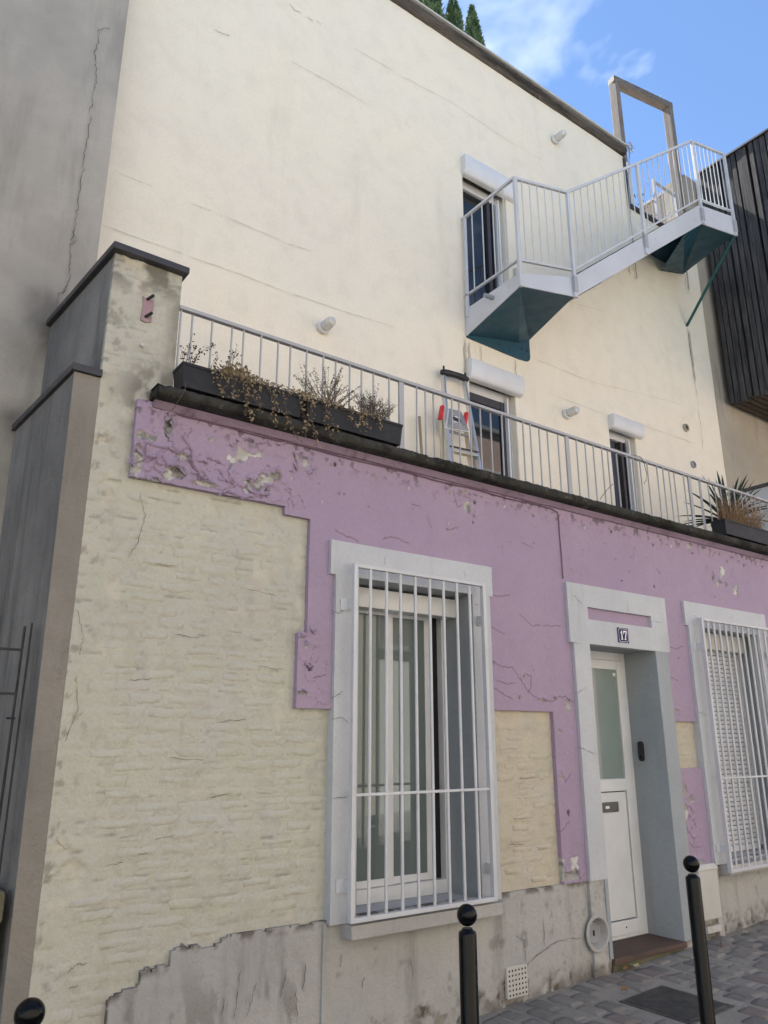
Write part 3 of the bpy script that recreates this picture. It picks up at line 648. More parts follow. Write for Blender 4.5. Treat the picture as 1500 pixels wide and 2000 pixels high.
PUR = [(1.18, 9.75, 2.93, 3.388), (2.13, 9.75, 2.88, 2.93), (2.31, 9.75, 2.72, 2.88), (2.31, 2.52, 2.17, 2.88), (2.25, 2.52, 1.74, 2.17),
       (3.76, 4.68, 1.765, 2.88), (4.40, 4.68, .612, 1.765), (5.82, 6.25, 1.72, 2.88), (5.82, 6.25, .612, 1.345), (7.52, 9.75, 1.74, 2.88)]
relief('lilac_render', M['purple'], house, PUR, lambda x: .0055 if x < 2.4 else (.0075 if x < 6.6 else .012), lambda z: .0065, -.015, .03, hf_purple)

# ---- loose curled flakes of paint
def flake(mb, x, z, w_, h_, lift, rot, rr):
    nu, nv = 5, 5; P = []; sk = rr.uniform(-.3, .3); ed = [rr.uniform(.55, 1.0) for _ in range(nu)]
    for i in range(nu):
        for j in range(nv):
            u_ = i/(nu-1)-.5; v_ = j/(nv-1)*ed[i]
            a = u_*w_*(1-.35*v_)+sk*v_*h_; b = -v_*h_*(1-.10*v_); o_ = lift*(v_**1.8)*(1+.4*rr.uniform(-1, 1)*u_)
            P.append((x+a*math.cos(rot)-b*math.sin(rot), -.0175-o_-.0015, z+a*math.sin(rot)+b*math.cos(rot)))
    fs = [(i*nv+j, i*nv+j+1, (i+1)*nv+j+1, (i+1)*nv+j) for i in range(nu-1) for j in range(nv-1)]
    mb.add(P, fs)
fl = MB(); rr = random.Random(77)
for (u, v, rx, rz, dep, tone) in PEEL:
    q = at(u, v, -.015); big = u < 620
    for k in range(rr.choice([3, 4, 5]) if big else rr.choice([1, 2])):
        a = rr.uniform(.1, 3.04); w_ = rr.uniform(.02, .055) if big else rr.uniform(.012, .028)
        flake(fl, q[0]+rx*1.05*math.cos(a), q[2]+rz*(1.05*math.sin(a)+.15)+w_*.3, w_, w_*rr.uniform(.5, 1.0), rr.uniform(.008, .022) if big else rr.uniform(.004, .010), (a-math.pi/2)*.6+rr.gauss(0, .35), rr)
for c in PCR[:17]:
    for (u, v) in c:
        q = at(u, v, -.015); w_ = rr.uniform(.025, .06); flake(fl, q[0]+rr.gauss(0, .008), q[2]+w_*.45, w_, w_*rr.uniform(.45, .8), rr.uniform(.010, .022), rr.gauss(0, .5), rr)
for k in range(40):
    flake(fl, rr.uniform(1.24, 2.2) if k < 22 else rr.uniform(2.3, 7.5), rr.uniform(2.98, 3.25), rr.uniform(.012, .03), rr.uniform(.01, .022), rr.uniform(.004, .012), rr.gauss(0, .9), rr)
tag(fl.build('paint_flakes', M['purple'], house, smooth=True), kind='stuff')
# ---- cement plinth
def hf_soc(X, Z, xs, zs):
    H = (fbm(X*6, Z*6, 15)-.5)*.010+(fbm(X*30, Z*30, 16)-.5)*.004
    m = np.zeros(X.shape+(4,)); m[..., 3] = 1; h = Z-gz(X)
    sp = sst(.18, .02, h+(fbm(X*7, Z*3, 17)-.5)*.28)*sst(.40, .55, fbm(X*18, Z*18, 18))
    H -= sp*.008; m[..., 0] = sp*.8; m[..., 1] = sp*sst(.5, .7, fbm(X*30, Z*30, 19))
    lo = sst(.10, .0, h)*.5; m[..., 1] = np.maximum(m[..., 1], lo*sst(.35, .6, fbm(X*10, Z*10, 22)))
    top = sst(.05, .0, np.where(X < 2.5, soc_top(X), .61)-Z)*sst(.45, .62, fbm(X*15, Z*25, 23)); m[..., 1] = np.maximum(m[..., 1], top*.85)
    st = sst(.62, .74, fbm(X*14+Z*3, Z*3.2, 24))*sst(.62, .2, Z)*sst(2.6, 2.2, X); m[..., 1] = np.maximum(m[..., 1], st*.45); m[..., 1] = np.maximum(m[..., 1], .4*sst(.64, .78, fbm(X*11, Z*6, 35))*sst(.35, .6, fbm(X*40, Z*30, 36)))
    return H, m
relief('plinth', M['socle'], house, [(1.30, 4.835, -.45, .612), (5.68, 9.75, -.45, .612)], lambda x: .011 if x < 5 else .014, .011, -.004, .04, hf_soc, xb=(5.0, 5.68), keepf=lambda x, z: (np.hypot(x-4.70, z-.275) > .104) & (z < soc_top(np.minimum(x, 2.5))+(fbm(x*26, z*40, 25)-.5)*.055*(x < 2.4)))

# ---- surrounds
def hf_sur(X, Z, xs, zs):
    H = (fbm(X*6, Z*6, 26)-.5)*.004+(fbm(X*40, Z*40, 27)-.5)*.0012
    return H, np.zeros(X.shape+(4,))
def surround(name, mat, rects, holes=(), y=-.042, label=None):
    return relief(name, mat, house, rects, .02, .02, y, .03, hf_sur, holes=list(holes))
for nm, x0 in (('a', 2.45), ('b', 6.155)):
    surround('window_surround', M['surround'], [(x0, x0+1.365, 2.548, 2.765), (x0+.04, x0+.21, .59, 2.548), (x0+1.17, x0+1.335, .59, 2.548)])
surround('door_surround', M['surround'], [(4.612, 5.878, 2.287, 2.755), (4.65, 4.835, .612, 2.287)], [(4.84, 5.656, 2.48, 2.578)])
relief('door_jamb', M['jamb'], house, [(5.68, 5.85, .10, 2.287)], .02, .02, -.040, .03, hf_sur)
relief('lintel_inset', M['purple'], house, [(4.84, 5.656, 2.48, 2.578)], .012, .012, -.014, .03, hf_sur)
for r_ in ((4.65, 4.835, -.3, .612), (5.68, 5.85, -.3, .10)): relief('door_pier', M['socle'], house, [r_], .012, .012, -.030, .0, hf_soc, keepf=lambda x, z: np.hypot(x-4.70, z-.275) > .104)
MB().box(6.17, 6.245, -.026, .01, -.3, .60).build('plinth_strip', M['socle'], house, bevel=.004)
MB().box(2.462, 2.485, -.020, .01, -.5, .60).build('plinth_strip', M['socle'], house, bevel=.004)

# ---- door
def reveal(x0, x1, z0, z1, y0, y1, mat, sill=True, name='reveal'):
    m = MB(); t = .03
    e = .004; y0 = -.0385
    m.box(x0-t, x0+e, y0, y1, z0, z1-e-.001); m.box(x1-e, x1+t, y0, y1, z0, z1-e-.001); m.box(x0-t, x1+t, y0, y1, z1-e, z1+t)
    if sill: m.box(x0-t, x1+t, y0+.03, y1, z0-t, z0-.004)
    return m.build(name, mat, house)
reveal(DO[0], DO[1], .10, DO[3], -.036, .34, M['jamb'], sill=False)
door = MB().box(4.835, 4.885, .285, .335, .10, 2.295).box(5.63, 5.68, .285, .335, .10, 2.295).box(4.885, 5.63, .285, .335, 2.225, 2.295).box(4.885, 5.63, .285, .335, .10, .125).build('door', M['pvc'], house, bevel=.004)
leaf = MB().box(4.888, 4.965, .275, .325, .128, 2.222).box(5.55, 5.627, .275, .325, .128, 2.222).box(4.965, 5.55, .275, .325, 2.145, 2.222).box(4.965, 5.55, .275, .325, 1.17, 1.265).box(4.965, 5.55, .275, .325, .128, .225)
leaf.build('door_leaf', M['pvc'], door, bevel=.004)
MB().box(4.967, 5.548, .290, .312, 1.267, 2.143).build('door_pane', M['frost'], door)
MB().box(4.973, 5.542, .286, .312, .233, 1.162).build('door_panel', M['pvc'], door, bevel=.003)
MB().box(4.966, 5.549, .300, .318, .226, 1.169).build('panel_groove', M['hole'], door)
lb = MB().box(5.13, 5.42, .268, .287, 1.015, 1.09).build('letter_flap', M['flap'], door, bevel=.003)
MB().box(5.255, 5.30, .2655, .2685, 1.043, 1.063).build('name_card', M['enamelw'], lb)
MB().lathe([(.0, 0), (.016, 0), (.016, .008), (.010, .012), (0, .012)], (5.515, .288, 2.105), 'y', 16).build('lock_cap', M['pvc'], door, smooth='auto')
MB().lathe([(.0, 0), (.006, 0), (.006, .004), (0, .004)], (5.40, .275, .178), 'y', 10).build('key_hole', M['hole'], door)
MB().box(4.83, 5.685, -.055, .285, .062, .10).build('doorstep_board', M['stepwood'], house, bevel=.004)
MB().hexa([(4.84, -.03, -.3), (5.68, -.03, -.3), (5.68, .3, -.3), (4.84, .3, -.3)], [(4.84, -.03, .061), (5.68, -.03, .061), (5.68, .3, .061), (4.84, .3, .061)]).build('doorstep_riser', M['stepbase'], house)

# ---- window with sliding sashes
wd = MB().box(2.665, 2.705, .25, .31, .606, 2.47).box(3.575, 3.615, .25, .31, .606, 2.47).box(2.705, 3.575, .25, .31, 2.415, 2.47).box(2.705, 3.575, .25, .31, .606, .69).build('window', M['pvc'], house, bevel=.004)
reveal(W1[0], W1[1], W1[2], W1[3], -.040, .33, M['jamb'])
MB().box(2.66, 3.62, -.01, .33, .598, .6045).build('window_ledge', M['surround'], house)
MB().box(2.66, 3.62, .13, .24, 2.40, 2.53).build('shutter_coffer', M['pvc'], wd, bevel=.004)
for a, b, yy in ((2.71, 3.15, .262), (3.085, 3.50, .285)):
    m = MB().box(a, a+.045, yy, yy+.02, .692, 2.412).box(b-.055, b, yy, yy+.02, .692, 2.412).box(a+.045, b-.055, yy, yy+.02, .692, .735).box(a+.045, b-.055, yy, yy+.02, 2.385, 2.412)
    s_ = m.build('sash', M['pvc'], wd, bevel=.003)
    MB().box(a+.045, b-.055, yy+.007, yy+.013, .735, 2.385).build('pane', M['glass'], wd)
MB().box(2.60, 3.70, .312, .35, .58, 2.56).build('dark_backing', M['dark'], wd)
sill = MB().box(2.585, 3.745, -.115, .02, .515, .588).build('window_sill', M['socle'], house, bevel=.006)
# ---- window with the roller shutter down
wd2 = MB().box(6.42, 6.46, .20, .27, .645, 2.47).box(7.34, 7.38, .20, .27, .645, 2.47).box(6.46, 7.34, .20, .27, 2.42, 2.47).build('window', M['pvc'], house, bevel=.004)
reveal(W2[0], W2[1], W2[2], W2[3], -.040, .30, M['jamb'])
MB().box(6.42, 7.38, -.01, .30, .598, .6045).build('window_ledge', M['surround'], house)
MB().box(6.42, 7.38, .10, .21, 2.385, 2.54).build('shutter_coffer', M['meter'], wd2, bevel=.004)
sl = MB()
prof = [(0, -.018), (.006, -.013), (.009, 0), (.006, .013), (0, .018)]
vs_ = [(x, .225-p, z) for x in (6.462, 7.338) for p, z in prof]
sl.add(vs_, [(i, i+5, i+6, i+1) for i in range(4)]); slm = mesh_of(sl, 'shutter_slat', M['pvc'], False)
for k in range(43): link('shutter_slat', slm, wd2, Vector((0, 0, .685+k*.0402))-ROOT[wd2])
MB().box(6.46, 7.34, .205, .245, .612, .665).build('shutter_bottom_rail', M['pvc'], wd2, bevel=.004)
MB().box(6.40, 7.40, .275, .30, .58, 2.56).build('dark_backing', M['dark'], wd2)
MB().box(6.27, 7.46, -.115, .02, .515, .588).build('window_sill', M['socle'], house, bevel=.006)

# ---- window grilles
def grille(x0, x1, z0, z1, zmid, nbar, y=-.115):
    g_ = MB().box(x0, x0+.028, y-.018, y+.018, z0, z1).box(x1-.028, x1, y-.018, y+.018, z0, z1).box(x0+.028, x1-.028, y-.018, y+.018, z1-.022, z1).box(x0+.028, x1-.028, y-.018, y+.018, z0, z0+.026)
    root = g_.build('window_grille', M['white'], house, bevel=.003)
    bm = mesh_of(MB().tube([(0, 0, z0+.02), (0, 0, z1-.01)], .0105, 10), 'grille_bar', M['white'], True)
    for k in range(nbar):
        x = x0+.014+(x1-x0-.028)*(k+1)/(nbar+1)
        o = link('grille_bar', bm, root, Vector((x, y+.004, 0))-ROOT[root]); o.rotation_euler = (0, random.gauss(0, .0012), random.random()*6)
    MB().box(x0+.028, x1-.028, y-.010, y-.002, zmid-.008, zmid+.008).build('grille_crossbar', M['white'], root, bevel=.002)
    for zz in (z0+.18, z1-.25):
        for xx, s in ((x0+.006, -1), (x1-.006, 1)):
            MB().box(min(xx, xx+s*.05), max(xx, xx+s*.05), -.052, -.043, zz-.035, zz+.035).build('fixing_plate', M['white'], root, bevel=.002)
            MB().box(xx-.005, xx+.005, y+.018, -.043, zz-.03, zz+.03).build('fixing_arm', M['white'], root)
grille(2.566, 3.665, .603, 2.612, 1.262, 8)
grille(6.265, 7.44, .535, 2.612, 1.262, 11)

# ---- cornice: mossy stone slab
def cornice(x0, x1):
    prof = [(.02, 3.392), (-.03, 3.392), (-.06, 3.392), (-.085, 3.393), (-.10, 3.394), (-.110, 3.395), (-.125, 3.397), (-.140, 3.404), (-.145, 3.440), (-.135, 3.457), (-.10, 3.466), (.05, 3.470)]
    xs = np.linspace(x0, x1, int((x1-x0)/.016)); P = np.array(prof); n = len(P)
    V = np.zeros((len(xs), n, 3)); V[..., 0] = xs[:, None]; V[..., 1] = P[:, 0]; V[..., 2] = P[:, 1]
    s = np.cumsum(np.r_[0, np.hypot(*np.diff(P, axis=0).T)])
    A, B = np.meshgrid(xs, s, indexing='ij')
    d = (fbm(A*20, B*30, 81)-.5)*.022+(fbm(A*60, B*60, 82)-.5)*.012; d[:, 0] = 0; d[:, -1] = 0
    chip = sst(.68, .76, fbm(A*5, B*2, 83))*(P[:, 1] > 3.37)*(P[:, 1] < 3.462)*.02
    V[..., 1] += -d*.6+chip; V[..., 2] += d*.45*(P[:, 1] > 3.4)
    idx = np.arange(len(xs)*n).reshape(len(xs), n)
    q = np.stack([idx[:-1, :-1], idx[:-1, 1:], idx[1:, 1:], idx[1:, :-1]], -1).reshape(-1, 4)[:, ::-1]
    Vf = V.reshape(-1, 3); e0 = idx[0]; ends = []
    o = link('cornice', fastmesh('cornice', Vf-np.array(ROOT[house]), q, M['moss']), house)
    MB().prism([(p[0], p[1]) for p in []] or [(x0-.002, 3.400), (x0+.02, 3.400), (x0+.02, 3.455), (x0-.002, 3.455)], -.132, .02).build('cornice_end', M['moss'], house, bevel=.01)
cornice(1.255, 9.75)
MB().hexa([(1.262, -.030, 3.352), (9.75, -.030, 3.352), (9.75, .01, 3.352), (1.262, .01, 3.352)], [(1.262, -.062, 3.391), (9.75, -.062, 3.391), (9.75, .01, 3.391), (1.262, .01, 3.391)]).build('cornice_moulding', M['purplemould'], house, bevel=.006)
MB().box(1.0, 9.75, .03, YW, 3.40, TZ).build('terrace_floor', M['floor'], house)
# ---- cable clipped below the cornice and down to the door
cab = MB()
pts = [(x, -.026, 3.345-.010*(x-1.4)/3.2+.004*math.sin(x*9)+random.uniform(-.002, .002)) for x in np.arange(1.40, 4.56, .08)]
pts += [(4.585, -.026, 3.318), (4.592, -.026, 3.29)]+[(4.592+.014*(3.29-z)+random.uniform(-.002, .002), -.024, z) for z in np.arange(3.2, 2.74, -.07)]
cab.tube(pts, .0045, 6)
tag(cab.build('cable', M['cable'], None, smooth=True), 'thin dark cable clipped under the cornice and dropping to the door lintel', 'cable')

# ---- the stub pillar on the left of the terrace, capped
SK = -.094        # the side walls run slightly askew
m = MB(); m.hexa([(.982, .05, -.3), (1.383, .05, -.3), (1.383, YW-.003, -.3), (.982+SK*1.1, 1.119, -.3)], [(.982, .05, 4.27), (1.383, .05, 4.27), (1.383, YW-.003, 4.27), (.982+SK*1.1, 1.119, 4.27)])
m.build('side_wall', M['shadegrey'], house)
m = MB(); z0, z1 = 4.272, 4.314
m.hexa([(.955, -.03, z0), (1.41, -.03, z0), (1.41, 1.395, z0), (.955+SK*1.14, 1.117, z0)], [(.955, -.03, z1), (1.41, -.03, z1), (1.41, 1.395, z1), (.955+SK*1.14, 1.117, z1)])
m.build('pillar_cap', M['cap'], house, bevel=.004)
p = at(290, 603)
MB().prism([(p[0]-.035, p[2]-.075), (p[0]-.005, p[2]-.085), (p[0]+.028, p[2]-.070), (p[0]+.026, p[2]-.01), (p[0]+.036, p[2]+.03), (p[0]+.030, p[2]+.075), (p[0]-.01, p[2]+.068), (p[0]-.034, p[2]+.08), (p[0]-.028, p[2]+.01)], .0125, .03).build('pink_patch', M['pinkpatch'], house)
for dz in (.065, -.05):
    MB().tube([(p[0]-.01, .02, p[2]+dz), (p[0]+.012, -.035, p[2]+dz+.01)], .009, 8).build('rusty_stub', M['iron'], house)
p = at(278, 673); MB().lathe([(0, 0), (.012, 0), (.010, .02), (0, .022)], (p[0], .018, p[2]), 'y', 10).build('screw_plug', M['meter'], house)

# ---- cracks on painted surfaces of the front
ck = MB()
for k, pp in enumerate([[(272, 965), (282, 1010), (268, 1060), (250, 1090)], [(150, 1190), (162, 1245), (155, 1280)], [(148, 1320), (150, 1390), (125, 1450)], [(110, 1640), (128, 1660)], [(205, 1690), (240, 1685)], [(340, 1240), (390, 1246)],
                        [(300, 1640), (340, 1632)], [(230, 1635), (262, 1632)], [(270, 1668), (290, 1665)], [(400, 1560), (450, 1548)], [(130, 1900), (145, 1885), (172, 1880)], [(132, 1930), (150, 1925)], [(480, 1150), (540, 1165)], [(330, 1480), (400, 1484)], [(250, 1330), (300, 1325)],
                        [(420, 1410), (480, 1405)], [(500, 1300), (560, 1310)], [(300, 1100), (345, 1108)], [(1010, 1520), (1050, 1518)], [(1000, 1600), (1040, 1595)], [(990, 1650), (1025, 1648)]]):
    crackpx(ck, pp, .018, .0032, k, 9, .005, .009)
tag(ck.build('paint_cracks', M['crack'], house), kind='stuff')
ck = MB()
for k, pp in enumerate([[(752, 1085), (751, 1105)], [(906, 1115), (908, 1130)], [(645, 1190), (660, 1198), (675, 1190)], [(645, 1365), (670, 1350)], [(643, 1405), (668, 1402), (680, 1412)], [(1120, 1162), (1137, 1182)], [(1224, 1175), (1226, 1196)], [(1270, 1213), (1292, 1216)],
                        [(1120, 1358), (1145, 1342)], [(1126, 1457), (1162, 1473)], [(1108, 1254), (1135, 1258)], [(1355, 1200), (1363, 1210)], [(1425, 1202), (1430, 1210)], [(925, 1180), (935, 1182)], [(1360, 1390), (1380, 1397)], [(646, 1560), (680, 1555)]]):
    crackpx(ck, pp, -.042, .003, 50+k, 6, .004, .005)
tag(ck.build('surround_cracks', M['crackgrey'], house), kind='stuff')
ck = MB()
for k, pp in enumerate([[(985, 1920), (1005, 1900), (1060, 1855), (1090, 1835), (1135, 1832)], [(1025, 1880), (1022, 1838), (1005, 1828)], [(1058, 1795), (1062, 1850)], [(500, 1920), (480, 1985)], [(468, 1895), (455, 1990)], [(560, 1890), (545, 1950)], [(575, 1925), (580, 1985)], [(800, 1870), (805, 1910)],
                        [(710, 1905), (705, 1930)], [(1090, 1890), (1082, 1905)], [(665, 1860), (662, 1890)], [(435, 1945), (432, 1985)], [(595, 1880), (590, 1935)]]):
    crackpx(ck, pp, -.004, .0045, 80+k, 8, .006, .010)
tag(ck.build('plinth_cracks', M['crackgrey'], house), kind='stuff')

# ================================================================== tall cream wall behind the terrace
rear = thing('rear_house', 'tall cream rendered house wall rising behind the terrace', 'house', (5.4, YW, 3.4))
D1 = (4.99, 5.67, TZ, 5.40); D2 = (7.25, 7.76, TZ, 5.37); D3 = (4.99, 5.68, 5.98, 7.99)
def hf_up(X, Z, xs, zs):
    H = (fbm(X*.8, Z*.8, 28)-.5)*.02+(fbm(X*4, Z*4, 29)-.5)*.004; return H, np.zeros(X.shape+(4,))
relief('rear_wall', M['cream'], rear, [(1.05, 8.14, 3.3, 9.66), (8.14, 9.75, 3.3, 8.78)], .08, .08, YW, YW+.05, hf_up, holes=[D1, D2, D3])
MB().box(1.05, 8.10, YW+.30, 9.0, 3.0, 9.60).box(8.10, 9.72, YW+.30, 9.0, 3.0, 8.70).build('building_body', M['beige'], rear)
def long_rough(name, x0, x1, prof, parent, mat, amp):
    xs = np.linspace(x0, x1, int((x1-x0)/.03)); P = np.array(prof); n = len(P)
    V = np.zeros((len(xs), n, 3)); V[..., 0] = xs[:, None]; V[..., 1] = P[:, 0]; V[..., 2] = P[:, 1]
    A, B = np.meshgrid(xs, np.arange(n)*.05, indexing='ij'); d = (fbm(A*12, B*20, 84)-.5)*amp; V[..., 1] += d; V[..., 2] += d*.5
    idx = np.arange(len(xs)*n).reshape(len(xs), n); q = np.stack([idx[:-1, :-1], idx[:-1, 1:], idx[1:, 1:], idx[1:, :-1]], -1).reshape(-1, 4)[:, ::-1]
    q = np.concatenate([q, ]); return link(name, fastmesh(name, V.reshape(-1, 3)-np.array(ROOT[parent]), q, mat), parent)
cop = [(YW+.01, 9.650), (YW-.03, 9.652), (YW-.040, 9.672), (YW-.038, 9.684), (YW-.060, 9.688), (YW-.072, 9.70), (YW-.076, 9.745), (YW-.066, 9.76), (YW+.3, 9.762)]
long_rough('roof_coping', 1.05, 8.155, cop, rear, M['coping'], .022)
MB().box(8.10, 8.150, YW-.065, YW+.3, 9.655, 9.755).build('coping_end', M['coping'], rear, bevel=.01)
MB().box(1.05, 8.16, YW-.095, YW+.3, 9.768, 9.795).build('metal_capping', M['meter'], rear, bevel=.003)
MB().box(8.13, 8.165, YW-.03, YW+.29, 8.80, 9.61).build('notch_trim', M['cap'], rear)
MB().box(8.165, 9.75, YW-.045, YW+.3, 8.785, 8.83).build('low_coping', M['cap'], rear, bevel=.005)
# shutters, doors
def roller(x0, x1, z0, z1, y, name='shutter_box'):
    h = z1-z0; pr = [(y, z1), (y-.085, z1), (y-.090, z1-.01)]
    r_ = h*.55
    pr += [(y-.090+.05*(1-math.cos(t))*1.0, z1-h*.42-h*.52*math.sin(t)) for t in np.linspace(0, math.pi/2, 7)]
    pr += [(y, z0+h*.03)]
    m_ = MB(); n = len(pr); m_.add([(x0, a, b) for a, b in pr]+[(x1, a, b) for a, b in pr], [tuple(range(n)), tuple(range(n, 2*n))[::-1]]+[(i, n+i, n+(i+1) % n, (i+1) % n) for i in range(n)])
    o = m_.build(name, M['pvc'], rear, smooth='auto'); return o
def opening(x0, x1, z0, z1, depth, kind, boxz):
    t = .03; m_ = MB(); y0, y1 = YW+.052, YW+.30
    m_.box(x0-t, x0+.004, YW+.004, y1, z0, z1-.006).box(x1-.004, x1+t, YW+.004, y1, z0, z1-.006).box(x0-t, x1+t, YW+.004, y1, z1-.004, z1+t)
    m_.build('reveal', M['cream'], rear)
    y = YW+depth
    w_ = MB().box(x1-.055, x1, y, y+.05, z0, z1).box(x0, x0+.03, y, y+.05, z0, z1).box(x0+.03, x1-.055, y, y+.05, boxz-.045, boxz+.06).build('french_door', M['pvc'], rear, bevel=.003)
    MB().box(x1-.085, x1-.062, y-.05, y, z0, boxz).build('shutter_guide', M['pvc'], w_)
    MB().box(x0-.4, x1+.4, y1+.9, y1+.95, z0-.1, z1+.2).box(x0-.4, x0-.35, y1, y1+.9, z0-.1, z1+.2).box(x1+.35, x1+.4, y1, y1+.9, z0-.1, z1+.2).box(x0-.4, x1+.4, y1, y1+.9, z0-.12, z0-.07).box(x0-.4, x1+.4, y1, y1+.95, z1+.2, z1+.25).build('dim_room', M['dark'] if kind == 'open' else M['room'], rear)
    return w_, y
roller(4.955, 5.73, 5.165, 5.395, YW); roller(7.25, 7.845, 5.175, 5.365, YW); roller(4.975, 5.81, 7.735, 7.995, YW)
wA, y = opening(*D1, .10, 'glass', 5.16)
MB().box(5.03, 5.60, y+.012, y+.018, TZ+.04, 5.11).build('pane', M['glassdark'], wA)
MB().box(5.53, 5.61, y-.01, y+.03, TZ, 5.11).build('sash_stile', M['cap'], wA)
MB().box(5.03, 5.53, y-.012, y+.004, TZ, TZ+.06).build('sash_rail', M['cap'], wA)
MB().box(5.03, 5.53, y-.004, y+.014, 5.02, 5.11).build('sash_head', M['cap'], wA)
wB, y = opening(*D2, .09, 'open', 5.17)
MB().box(7.56, 7.60, y-.01, y+.04, TZ, 5.12).build('sash_stile', M['cap'], wB); MB().box(7.63, 7.65, y-.02, y+.03, TZ, 5.12).build('sash_stile', M['cap'], wB)
cur = MB(); n = 40
for i in range(n):
    a, b = i/n, (i+1)/n
    f_ = lambda t: (7.30+.22*t+.0*t, y+.06+.022*math.sin(t*26))
    (xa, ya), (xb, yb) = f_(a), f_(b); cur.quad((xa+.02, ya, TZ), (xb+.10*b, yb, TZ), (xb, yb, 5.12), (xa, ya, 5.12))
cur.build('curtain', M['cloth'], wB, smooth=True)
wC, y = opening(*D3, .10, 'open', 7.74)
MB().box(5.45, 5.50, y-.01, y+.05, 6.0, 7.69).build('sash_stile', M['cap'], wC); MB().box(5.53, 5.55, y-.02, y+.04, 6.0, 7.69).build('sash_stile', M['cap'], wC); MB().box(5.585, 5.62, y-.03, y+.03, 6.0, 7.69).build('sash_stile', M['pvc'], wC)
MB().box(5.03, 5.44, y+.03, y+.036, 6.0, 7.69).build('pane', M['glassdark'], wC)
# cracks and hairlines in the render
ck = MB(); seeds = 200
HL = [[(197, 440), (280, 470), (357, 497)], [(370, 503), (470, 537), (560, 572)], [(570, 575), (680, 612), (770, 640)], [(222, 336), (298, 366)], [(370, 398), (412, 413)], [(440, 425), (548, 470)], [(560, 477), (610, 492)],
      [(568, 121), (640, 160), (720, 207)], [(775, 145), (880, 200), (985, 272)], [(985, 272), (1060, 315)], [(690, 95), (770, 140)], [(1040, 700), (1150, 745), (1330, 790)], [(1060, 765), (1180, 810)], [(1250, 830), (1360, 868)], [(850, 30), (860, 40)], [(790, 240), (800, 252)], [(1040, 520), (1130, 560)], [(1060, 575), (1180, 610)]]
for pp in HL:
    seeds += 1; pts = [tuple(at(u, v, YW)[[0, 2]]) for u, v in pp]
    ribbon(ck, [(x, YW-.012, z) for x, z in jitter(pts, 12, .0022, seeds)], .0045, seeds)
tag(ck.build('hairline_cracks', M['crackfaint'], rear), kind='stuff')
ck = MB()
for pp in [[(418, 60), (434, 67), (449, 72)], [(565, 8), (575, 22), (590, 27)], [(600, 35), (612, 43)], [(617, 40), (626, 50)], [(1330, 505), (1337, 545), (1341, 575)], [(1341, 640), (1347, 690), (1352, 720)], [(1352, 720), (1362, 790), (1372, 880)]]:
    seeds += 1; crackpx(ck, pp, YW, .0055, seeds, 10, .009, .012)
tag(ck.build('render_cracks', M['crack'], rear), kind='stuff')
ck = MB()
for k, (u, v, l_, w_) in enumerate(((907, 662, .55, .030), (915, 668, .35, .02), (938, 672, .30, .012), (1005, 702, .25, .010), (1337, 505, .55, .03), (1344, 645, .8, .035), (1225, 500, .30, .02))):
    p = at(u, v, YW); ribbon(ck, [(p[0]+.006*math.sin(i*1.7+k), YW-.0125-.0002*k, p[2]-l_*i/9) for i in range(10)], w_, 400+k)
tag(ck.build('drip_stains', M['drip'], rear), kind='stuff')
for nm, (u, v, r_) in (('wall_vent', (1338, 836, .055)), ('wall_vent', (1352, 908, .05))):
    p = at(u, v, YW)
    vobj = MB().lathe([(r_*.62, .02), (r_*.62, .03), (r_, .03), (r_*1.02, .0), (r_*.6, .0)], (p[0], YW, p[2]), 'y', 24, False).build('wall_vent', M['beige'] if r_ > .052 else M['zinc'], rear, smooth='auto')
    MB().lathe([(0, .012), (r_*.63, .012), (r_*.63, .016), (0, .016)], (p[0], YW, p[2]), 'y', 20).build('vent_hole', M['slatx'] if r_ > .052 else M['zinc'], vobj)

# ================================================================== grey neighbour on the left
nb_ = thing('grey_building', 'tall windowless grey rendered building at the left edge', 'building', (-3.0, 1.12, -.2))
def hf_grey(X, Z, xs, zs):
    H, m = hf_up(X, Z, xs, zs); m[..., 3] = 1
    for u, v, r_, a_ in ((88, 612, .24, .8), (98, 660, .22, .9), (30, 828, .22, .85), (75, 690, .35, .35), (0, 900, .5, .3)):
        p = at(u, v, 1.12); d = np.hypot(X-p[0], (Z-p[2])*.8)+(fbm(X*6, Z*6, 93)-.5)*.5*r_; m[..., 1] = np.maximum(m[..., 1], a_*sst(r_, r_*.1, d)*(.4+.6*fbm(X*10, Z*14, 94)))
    return H, m
relief('grey_wall', M['grey'], nb_, [(-12, 1.125, -.6, 13)], lambda x: .04 if x > -1 else .3, .04, 1.12, 1.38, hf_grey, xb=(-1.0,))
MB().box(-12, 1.06, 1.30, 9, -.5, 12.9).build('building_body', M['grey'], nb_)
ck = MB()
crackpx(ck, [(215, 58), (193, 60), (189, 95), (184, 105), (188, 155), (180, 190), (174, 240), (165, 300), (162, 330), (152, 400), (146, 440), (139, 475), (135, 530), (131, 560), (112, 580), (110, 612)], 1.12, .0055, 301, 8, .010, .012)
crackpx(ck, [(140, 450), (148, 468), (140, 482)], 1.12, .005, 302, 5, .006, .012); crackpx(ck, [(131, 560), (121, 578)], 1.12, .005, 303, 5, .006, .012)
tag(ck.build('long_crack', M['crackgrey'], nb_), kind='stuff')
lw = thing('low_wall', 'capped cement wall stub with blue-grey side beside the pillar', 'wall', (.9, .3, -.2))
MB().hexa([(.89, .035, -.4), (.979, .035, -.4), (.979+SK, 1.116, -.4), (.89+SK, 1.116, -.4)], [(.842, .035, 3.47), (.979, .035, 3.47), (.979+SK, 1.116, 3.47), (.842-.085, 1.116, 3.47)]).build('wall_side', M['shadegrey'], lw)
